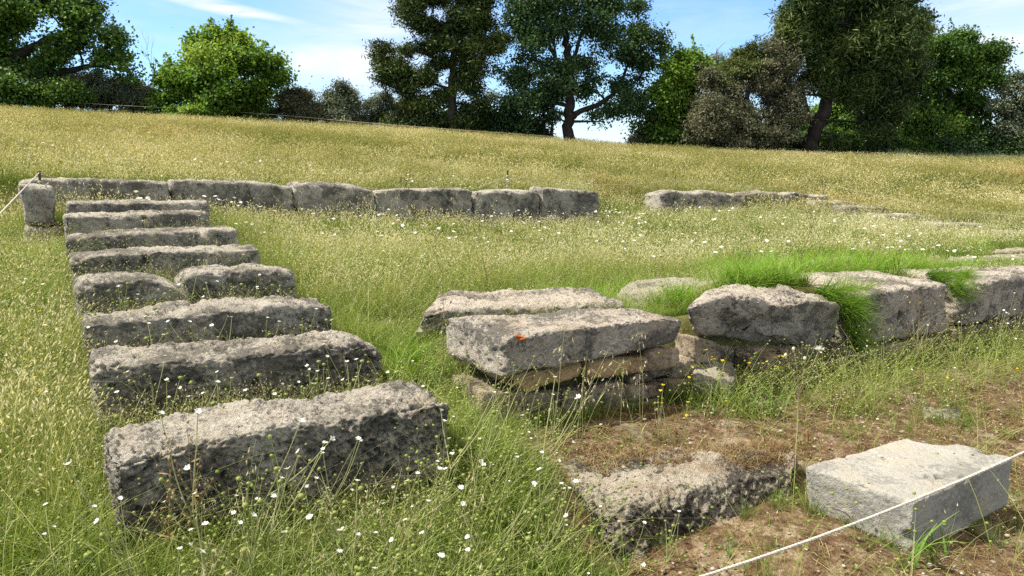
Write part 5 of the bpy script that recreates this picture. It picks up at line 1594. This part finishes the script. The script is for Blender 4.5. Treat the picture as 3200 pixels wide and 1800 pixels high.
# distant white dots of the meadow, beyond counting
m_ = MB()
for k in range(6):
    pass
dv = []
xx, yy = sample(8.5, 15, 9); k_ = ~inside_foot(xx, yy, .05) & (n2(xx, yy, .5, 44) > -.15)
fm = petals(9, .026, pr_, .2, .5).build('far_petals', M_WHITE)
xx, yy = pick(xx, yy, k_)
scatter('meadow_flowers', [fm], put(xx, yy, .0) + np.stack([np.zeros(len(xx)), np.zeros(len(xx)), .22 + .16 * RNG.random(len(xx))], 1), .5 + .6 * RNG.random(len(xx)), 'tiny white flower dots sprinkled through the middle meadow', tilt=.5)

# wild oats: stem + nodding panicle
def oat_proto(h, rng):
    p = Proto(); m = MB(); pan = MB()
    d = np.array([rng.gauss(0, .12), rng.gauss(0, .12), 1.0]); pts = [np.array([0, 0, -.03])]
    for k in range(9):
        d = d + np.array([rng.gauss(0, .03), rng.gauss(0, .03), -.012 * k * .5]); d[:2] *= 1.06; d /= np.linalg.norm(d)
        pts.append(pts[-1] + d * h / 9)
    m.tube(np.array(pts), np.linspace(.0019, .0009, 10), 5, .7)
    for b in (2, 4):
        a = rng.random() * 6.28; l = np.array([math.cos(a), math.sin(a), .7]) * .13; s_ = np.array([-math.sin(a), math.cos(a), 0]) * .004
        q = pts[b]
        m.add([q, q + l * .5 + s_, q + l * np.array([1.1, 1.1, .75]), q + l * .5 - s_], [[0, 1, 2, 3]], .5)
    nr = np.random.default_rng(rng.randint(0, 9999))
    for k in range(rng.randint(9, 14)):
        f = rng.uniform(.62, 1.0)
        i = f * 9; i0 = min(int(i), 8); q = pts[i0] + (pts[i0 + 1] - pts[i0]) * (i - i0)
        a = rng.random() * 6.28
        e = q + np.array([math.cos(a), math.sin(a), .25]) * rng.uniform(.02, .06)
        e2 = e + np.array([math.cos(a) * .4, math.sin(a) * .4, -1.0]) * .012
        pan.tube(np.array([q, e, e2]), [.0006, .0005, .0005], 3, .4)
        dr = np.array([[math.cos(a) * .35 + rng.gauss(0, .2), math.sin(a) * .35 + rng.gauss(0, .2), -1.0]]); dr /= np.linalg.norm(dr)
        heads(pan, e2[None], dr, .030, .0075, .6, nr)
        dr2 = dr + nr.normal(size=(1, 3)) * .22; dr2 /= np.linalg.norm(dr2)
        heads(pan, e2[None], dr2, .026, .005, .8, nr)
    p.stem = m.build('stem', M_STEM)
    p.parts = [('panicle', pan.build('panicle', M_OAT), (0, 0, 0), (0, 0, 0), 1)]
    return p
OATS = [oat_proto(.62 + .05 * k, pr_) for k in range(6)]
def base_at(px, py):
    p, ok = hit_ground(np.array([float(px)]), np.array([float(py)]))
    return p[0]
sow('wild_oat', OATS, zone(16, -2.0, -.1, -.6, 4.5), 'pale wild oat standing in the grass left of the stone rows', 'wild oat', 'wild oats left of the stone rows', .55, .85)
sow('wild_oat', OATS, zone(20, .1, 1.9, -.9, -.12), 'wild oat with drooping husks before the nearest step block', 'wild oat', 'wild oats before the nearest step block', .5, .8)
sow('wild_oat', OATS, zone(9, .0, 1.0, -.8, -.2, 'wall'), 'straw coloured wild oat leaning in front of the orange-spotted slab', 'wild oat', 'wild oats before the orange-spotted slab', .7, 1.0, .2)
sow('wild_oat', OATS, zone(9, 1.5, 2.4, 1.0, 3.6), 'wild oat in the tall grass left of the slabs', 'wild oat', 'wild oats left of the slabs', .6, .9)
sow('wild_oat', OATS, zone(14, .0, 1.5, 1.9, 6.4), 'slender wild oat growing between the step rows', 'wild oat', 'wild oats between the step rows', .45, .65)
sow('wild_oat', OATS, zone(26, 1.8, 6.0, 3.0, 8.0), 'pale wild oat rising above the open meadow before the back row', 'wild oat', 'wild oats in the open meadow', .75, 1.1)
for px, py in ((1205, 735), (1180, 720), (1225, 745), (1195, 760)):
    p = base_at(px, py)
    plant_put('wild_oat', pr_.choice(OATS), p, pr_.random() * 6, 1.25, 'tall silvery wild oat in a cluster before the fourth back row block', 'wild oat', 'cluster of tall oats before the back row', (pr_.gauss(0, .06), pr_.gauss(0, .06)))
# cocksfoot with dense green heads
def cock_proto(h, rng):
    p = Proto(); m = MB(); hd = MB()
    d = np.array([rng.gauss(0, .15), rng.gauss(0, .15), 1.0]); pts = [np.array([0, 0, -.03])]
    for k in range(7):
        d = d + np.array([rng.gauss(0, .03), rng.gauss(0, .03), 0]); d /= np.linalg.norm(d); pts.append(pts[-1] + d * h / 7)
    m.tube(np.array(pts), np.linspace(.0016, .001, 8), 5, .5)
    p.stem = m.build('stem', M_STEM)
    for k in range(16):
        f = k / 16
        c = pts[-1] - d * .012 + d * f * .055 + np.array([rng.gauss(0, .003), rng.gauss(0, .003), 0])
        hd.ball(c, .0048 * (1.15 - .7 * f) * rng.uniform(.8, 1.2), .3 + .4 * rng.random(), 5, 4, 1.3)
    p.parts = [('seed_spike', hd.build('seed_spike', M_BUD), (0, 0, 0), (0, 0, 0), 1)]
    return p
COCK = [cock_proto(.34 + .05 * k, pr_) for k in range(4)]
sow('seed_spike_grass', COCK, zone(13, -.1, .75, -.6, -.1, 'wall'), 'grass stem with a dense green seed spike before the orange-spotted slab', 'grass stem', 'seed spike stems before the orange-spotted slab', .8, 1.2)
sow('seed_spike_grass', COCK, zone(14, .1, 1.9, -.85, -.12), 'grass stem with a dense tan seed spike before the nearest step block', 'grass stem', 'seed spike stems before the nearest step block', .6, 1.0)
sow('seed_spike_grass', COCK, zone(16, -2, -.1, -.4, 5), 'grass stem with a small seed spike left of the stone rows', 'grass stem', 'seed spike stems left of the stone rows', .7, 1.0)

# tall branching dry weeds
def weed_mesh(h, rng, r=.003, br=6, mat=M_DRYST):
    m = MB()
    d = np.array([rng.gauss(0, .08), rng.gauss(0, .08), 1.0]); pts = [np.array([0, 0, -.04])]
    for k in range(9):
        d = d + np.array([rng.gauss(0, .05), rng.gauss(0, .05), 0]); d /= np.linalg.norm(d); pts.append(pts[-1] + d * h / 9)
    m.tube(np.array(pts), np.linspace(r, r * .35, 10), 6, .5)
    lf = MB()
    for k in range(br):
        i = rng.randint(3, 8); a = rng.random() * 6.28
        dd = np.array([math.cos(a) * .6, math.sin(a) * .6, 1.0]); dd /= np.linalg.norm(dd)
        L_ = h * rng.uniform(.18, .38); q = [pts[i]]
        for j in range(4):
            dd = dd + np.array([rng.gauss(0, .08), rng.gauss(0, .08), .05]); dd /= np.linalg.norm(dd); q.append(q[-1] + dd * L_ / 4)
        m.tube(np.array(q), np.linspace(r * .55, r * .25, 5), 5, .55)
        for j in range(3):
            c = q[2 + j % 3] + np.array([rng.gauss(0, .004), rng.gauss(0, .004), 0])
            lf.ball(c, rng.uniform(.004, .008), rng.random(), 6, 4, 1.4)
        a2 = rng.random() * 6.28; l = np.array([math.cos(a2), math.sin(a2), .2]) * rng.uniform(.03, .06); s_ = np.array([-math.sin(a2), math.cos(a2), .1]) * .009
        lf.add([q[0], q[0] + l * .5 + s_, q[0] + l, q[0] + l * .5 - s_], [[0, 1, 2, 3]], .6 * rng.random())
    return m, lf
def weed(px, py, h, label, r=.003, br=6, tilt=(0, 0), mat=None, top=None):
    p = base_at(px, py) if top is None else np.array(top)
    root = empty('dry_weed', tuple(p)); tag(root, label, 'weed'); root.rotation_euler = (*tilt, pr_.random() * 6)
    m, lf = weed_mesh(h, pr_, r, br)
    link('stem', m.build('stem', mat or M_DRYST), root); link('seed_heads', lf.build('seed_heads', M_DRYST if mat is None else mat), root)['kind'] = 'stuff'
weed(545, 1790, .62, 'dry brown branching weed before the left part of the nearest step block', .0034, 8, (0, .02))
weed(590, 1760, .52, 'second dry weed beside the tallest one before the nearest step block, with curled leaves', .003, 7, (0, -.06))
weed(650, 1770, .66, 'taller bare-stemmed dry weed before the nearest step block, right of the curled one', .003, 5, (0, .04))
weed(1110, 1400, .95, 'tall thin dark weed rising left of the orange-spotted slab', .004, 6, (.03, -.03), None) if False else None
def weed_px(bx, by, tx, ty, Y, label, r=.003, br=5, mat=None):
    """a weed whose foot is on the ground at Y and whose height follows the photo"""
    b = P(bx, by, Y); b[2] = ground(b[0], b[1])[0]; t = P(tx, ty, Y)
    d = t - b; h = np.linalg.norm(d)
    weed(0, 0, h, label, r, br, (0, math.atan2(d[0], d[2])), mat, top=b)
weed_px(1385, 1130, 1275, 790, 5.0, 'tall thin reddish weed at the left end of the slabs', .0032, 4)
weed_px(1530, 890, 1465, 690, 7.3, 'thin dark forked weed behind the pitted slab', .003, 4)
weed_px(2485, 835, 2478, 640, 8.2, 'dark spindly sapling weed in the bright grass behind the knobbly block', .005, 8)
weed_px(2100, 960, 2160, 800, 6.3, 'thin bent weed between the pale flat slab and the knobbly block', .003, 3)
weed_px(2880, 1190, 2960, 900, 6.0, 'reddish brown dry weed leaning across the tall squared block', .0035, 9)
weed_px(2980, 1180, 3060, 940, 6.9, 'pale dry weed before the joint of the two squared blocks', .003, 8)
weed_px(190, 1180, 150, 900, 5.2, 'brown dry stalk in the grass left of the third step block', .003, 5)
weed_px(175, 860, 190, 660, 7.0, 'dark upright stalk just right of the corner pillar', .003, 4)
# gone-to-seed thistle
b = P(2490, 1330, 4.6); b[2] = ground(b[0], b[1])[0]
root = empty('seed_thistle', tuple(b)); tag(root, 'pale forked thistle stalk topped with a fluffy white seed head', 'thistle')
m_ = MB(); hts = MB(); fl_ = MB()
ends = [P(2560, 1092, 4.6), P(2480, 1090, 4.6), P(2515, 1120, 4.6), P(2455, 1110, 4.6)]
fork = P(2495, 1240, 4.6) - b
m_.tube(np.array([[0, 0, -.03], fork * .5 + np.array([.01, 0, 0]), fork]), [.0042, .0036, .003], 6, .9)
for i, e in enumerate(ends):
    e = e - b
    m_.tube(smooth_path([fork, (fork + e) / 2 + np.array([.008, 0, .01]), e], 4), .0022, 5, .9)
    hts.ball(e, .011, .6, 7, 5, 1.3)
e = ends[0] - b
nr = np.random.default_rng(4)
for k in range(90):
    d = nr.normal(size=3); d[2] = abs(d[2]) * .6 + .1; d /= np.linalg.norm(d)
    fl_.tube(np.array([e, e + d * .03 * nr.uniform(.6, 1.2)]), [.0012, .0007], 3, .7)
link('stem', m_.build('stem', M_DRYST), root); link('seed_heads', hts.build('seed_heads', M_OAT), root); link('fluff', fl_.build('fluff', M_WHITE), root)

# clumps of broad bladed grass
def clump(px, py, n, h0, h1, w, label, mat, rad=.06, bend=.7, t0=.2, t1=.7, Y=None, az=None):
    p = base_at(px, py)
    if Y is not None:
        p = P(px, py, Y); p[2] = ground(p[0], p[1])[0]
    m = MB(); rg = np.random.default_rng(int(px * 7 + py))
    blades(m, n, rad, h0, h1, w, bend, 6, t0, t1, .15, .45, rg, az=None if az is None else az + (rg.random(n) - .5) * 1.2)
    o = link('grass_clump', m.build('grass_clump', mat)); o.location = tuple(p)
    tag(o, label, 'grass clump')
clump(2390, 1300, 40, .18, .42, .012, 'clump of broad green grass blades before the brown ledge stones', M_BROAD, .16)
clump(2280, 1270, 34, .12, .34, .009, 'clump of fine green grass beside the bluish flat stone', M_BROAD, .16)
clump(2200, 1290, 30, .1, .3, .008, 'shaded green grass clump at the right end of the foundation wall corner', M_BROAD, .14)
clump(2585, 1560, 18, .14, .36, .011, 'tall dark red and green grass clump at the left corner of the marble block', M_REDGR, .05, .5)
clump(2650, 1640, 10, .1, .2, .012, 'short reddish weed blades against the left face of the marble block', M_REDGR, .06, 1.1)
clump(2840, 1775, 7, .2, .34, .017, 'broad bright green blades rising at the near corner of the marble block', M_BROAD, .05, .9)
clump(2930, 1770, 9, .12, .34, .013, 'arching green blades before the right face of the marble block', M_BROAD, .1, 1.3)
clump(2540, 1400, 34, .08, .24, .005, 'thin crimson grass tuft behind the marble block', M_REDGR, .12, .3, .5, .8)
clump(2790, 1330, 46, .08, .26, .006, 'olive grass tuft at the back corner of the marble block', M_BROAD, .2, .6, .4, .9)
clump(2960, 1340, 40, .1, .3, .007, 'green grass tuft with long arching blades right behind the marble block', M_BROAD, .18, .8)
clump(2880, 1280, 24, .12, .3, .005, 'reddish dry grass tuft on the soil farther behind the marble block', M_REDGR, .12, .35, .3, .8)
clump(3180, 1600, 26, .06, .16, .007, 'low green tuft right of the marble block at the picture edge', M_BROAD, .12)
clump(2330, 1745, 46, .03, .09, .005, 'low green tuft under the rope, left of the two short ones', M_BROAD, .14)
clump(2440, 1790, 60, .03, .09, .005, 'low green mat of grass at the bottom edge under the rope', M_BROAD, .16)
clump(1860, 1100 + 190, 26, .1, .26, .008, 'hanging grass wisps before the middle of the foundation wall', M_BROAD, .12, 1.0)
clump(1130, 1745, 60, .08, .2, .007, 'dense dark green grass tuft at the foot of the nearest step block', M_BROAD, .2, .6, 0, .5)
clump(1390, 1340 + 350, 40, .1, .24, .006, 'green grass tuft at the right foot of the nearest step block', M_BROAD, .15, .6, .1, .6)
SKY_TINT = (.58, .70, .85)
CLOUD = (3.8, 4.0, 4.3)
AMBIENT_FILL = (5.2, 4.6, 3.7)
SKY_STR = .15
EXPO = .86

# ------------------------------------------------------------------ light and sky
SUN_AZ = math.atan2(-.99, -.05)       # towards the sun: straight from the left
SUN_EL = R(57)
sdir = Vector((math.sin(SUN_AZ) * math.cos(SUN_EL), math.cos(SUN_AZ) * math.cos(SUN_EL), math.sin(SUN_EL)))
sl = bpy.data.lights.new("sun", 'SUN'); sl.energy = 5.0; sl.angle = R(.53); sl.color = (1.0, .965, .9)
so = bpy.data.objects.new("sun", sl); COL.objects.link(so)
so.rotation_euler = sdir.to_track_quat('Z', 'Y').to_euler()
so.location = (-20, 20, 40)
w = bpy.data.worlds.new("World"); S.world = w; w.use_nodes = True
nt = w.node_tree; nt.nodes.clear()
out = nt.nodes.new('ShaderNodeOutputWorld'); bg = nt.nodes.new('ShaderNodeBackground')
sky = nt.nodes.new('ShaderNodeTexSky'); sky.sky_type = 'NISHITA'; sky.sun_disc = False
sky.sun_elevation = SUN_EL; sky.sun_rotation = SUN_AZ
sky.air_density = 1.0; sky.dust_density = .25; sky.ozone_density = 2.5; sky.altitude = 200
tc = nt.nodes.new('ShaderNodeTexCoord')
sp = nt.nodes.new('ShaderNodeSeparateXYZ'); nt.links.new(tc.outputs['Generated'], sp.inputs[0])
el = math_(nt, 'ARCSINE', sp.outputs['Z'])
az = math_(nt, 'ARCTAN2', sp.outputs['X'], sp.outputs['Y'])
cb = nt.nodes.new('ShaderNodeCombineXYZ')
nt.links.new(az, cb.inputs[0]); nt.links.new(el, cb.inputs[1])
def skypt(px, py):
    r = ray(px, py); r = r / np.linalg.norm(r)
    return math.atan2(r[0], r[1]), math.asin(r[2])
def mapping(vec, sx, sy, rot, loc=(0, 0)):
    m = nt.nodes.new('ShaderNodeMapping'); m.inputs['Scale'].default_value = (sx, sy, 1)
    m.inputs['Rotation'].default_value = (0, 0, rot); m.inputs['Location'].default_value = (*loc, 0)
    nt.links.new(vec, m.inputs[0]); return m.outputs[0]
wisp = noise(nt, mapping(cb.outputs[0], 1.6, 7.0, R(-12)), 2.2, 7, .62, .6)
fibre = noise(nt, mapping(cb.outputs[0], 3.0, 22.0, R(-12), (3, 1)), 2.5, 6, .6, .8)
def blob(px, py, rx, ry, rot=0):
    a, e = skypt(px, py)
    m = nt.nodes.new('ShaderNodeVectorMath'); m.operation = 'SUBTRACT'
    nt.links.new(cb.outputs[0], m.inputs[0]); m.inputs[1].default_value = (a, e, 0)
    m2 = mapping(m.outputs[0], 1, 1, rot)
    m3 = nt.nodes.new('ShaderNodeVectorMath'); m3.operation = 'MULTIPLY'
    nt.links.new(m2, m3.inputs[0]); m3.inputs[1].default_value = (1 / rx, 1 / ry, 0)
    ln = nt.nodes.new('ShaderNodeVectorMath'); ln.operation = 'LENGTH'; nt.links.new(m3.outputs[0], ln.inputs[0])
    return maprange(nt, ln.outputs['Value'], 1.0, .0)
def addm(*xs):
    o = xs[0]
    for x in xs[1:]: o = math_(nt, 'ADD', o, x)
    return o
cl = math_(nt, 'MULTIPLY', maprange(nt, wisp, .5, .85), .55)
streak = math_(nt, 'MULTIPLY', blob(720, 30, .14, .010, R(10)), maprange(nt, fibre, .36, .6))
veil = math_(nt, 'MULTIPLY', addm(blob(1180, 130, .17, .13), blob(3250, 60, .24, .2), math_(nt, 'MULTIPLY', blob(930, 200, .16, .05), .6)), maprange(nt, wisp, .2, .62))
cl = math_(nt, 'ADD', math_(nt, 'ADD', cl, math_(nt, 'MULTIPLY', streak, 1.3)), math_(nt, 'MULTIPLY', veil, .9), True)
hz = maprange(nt, el, .10, -.01)     # pale band just above the skyline
cl2 = math_(nt, 'MAXIMUM', cl, math_(nt, 'MULTIPLY', hz, .5))

tint = mix(nt, 1.0, sky.outputs[0], SKY_TINT, 'MULTIPLY')
skyc = mix(nt, cl2, tint, CLOUD)
skyc = mix(nt, math_(nt, 'MULTIPLY', maprange(nt, el, R(15), R(36)), .85), skyc, AMBIENT_FILL)   # unseen warm fill overhead, added to neutralise and brighten the ambient light
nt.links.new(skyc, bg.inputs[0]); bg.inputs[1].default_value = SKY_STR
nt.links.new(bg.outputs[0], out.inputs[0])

S.view_settings.view_transform = 'Standard'
S.view_settings.look = 'None'
S.view_settings.gamma = 1.0
S.view_settings.exposure = EXPO
S.view_settings.use_curve_mapping = False
S.render.film_transparent = False
S.cycles.max_bounces = 8
S.cycles.diffuse_bounces = 4
S.cycles.transmission_bounces = 4
S.cycles.transparent_max_bounces = 8
S.cycles.use_denoising = False
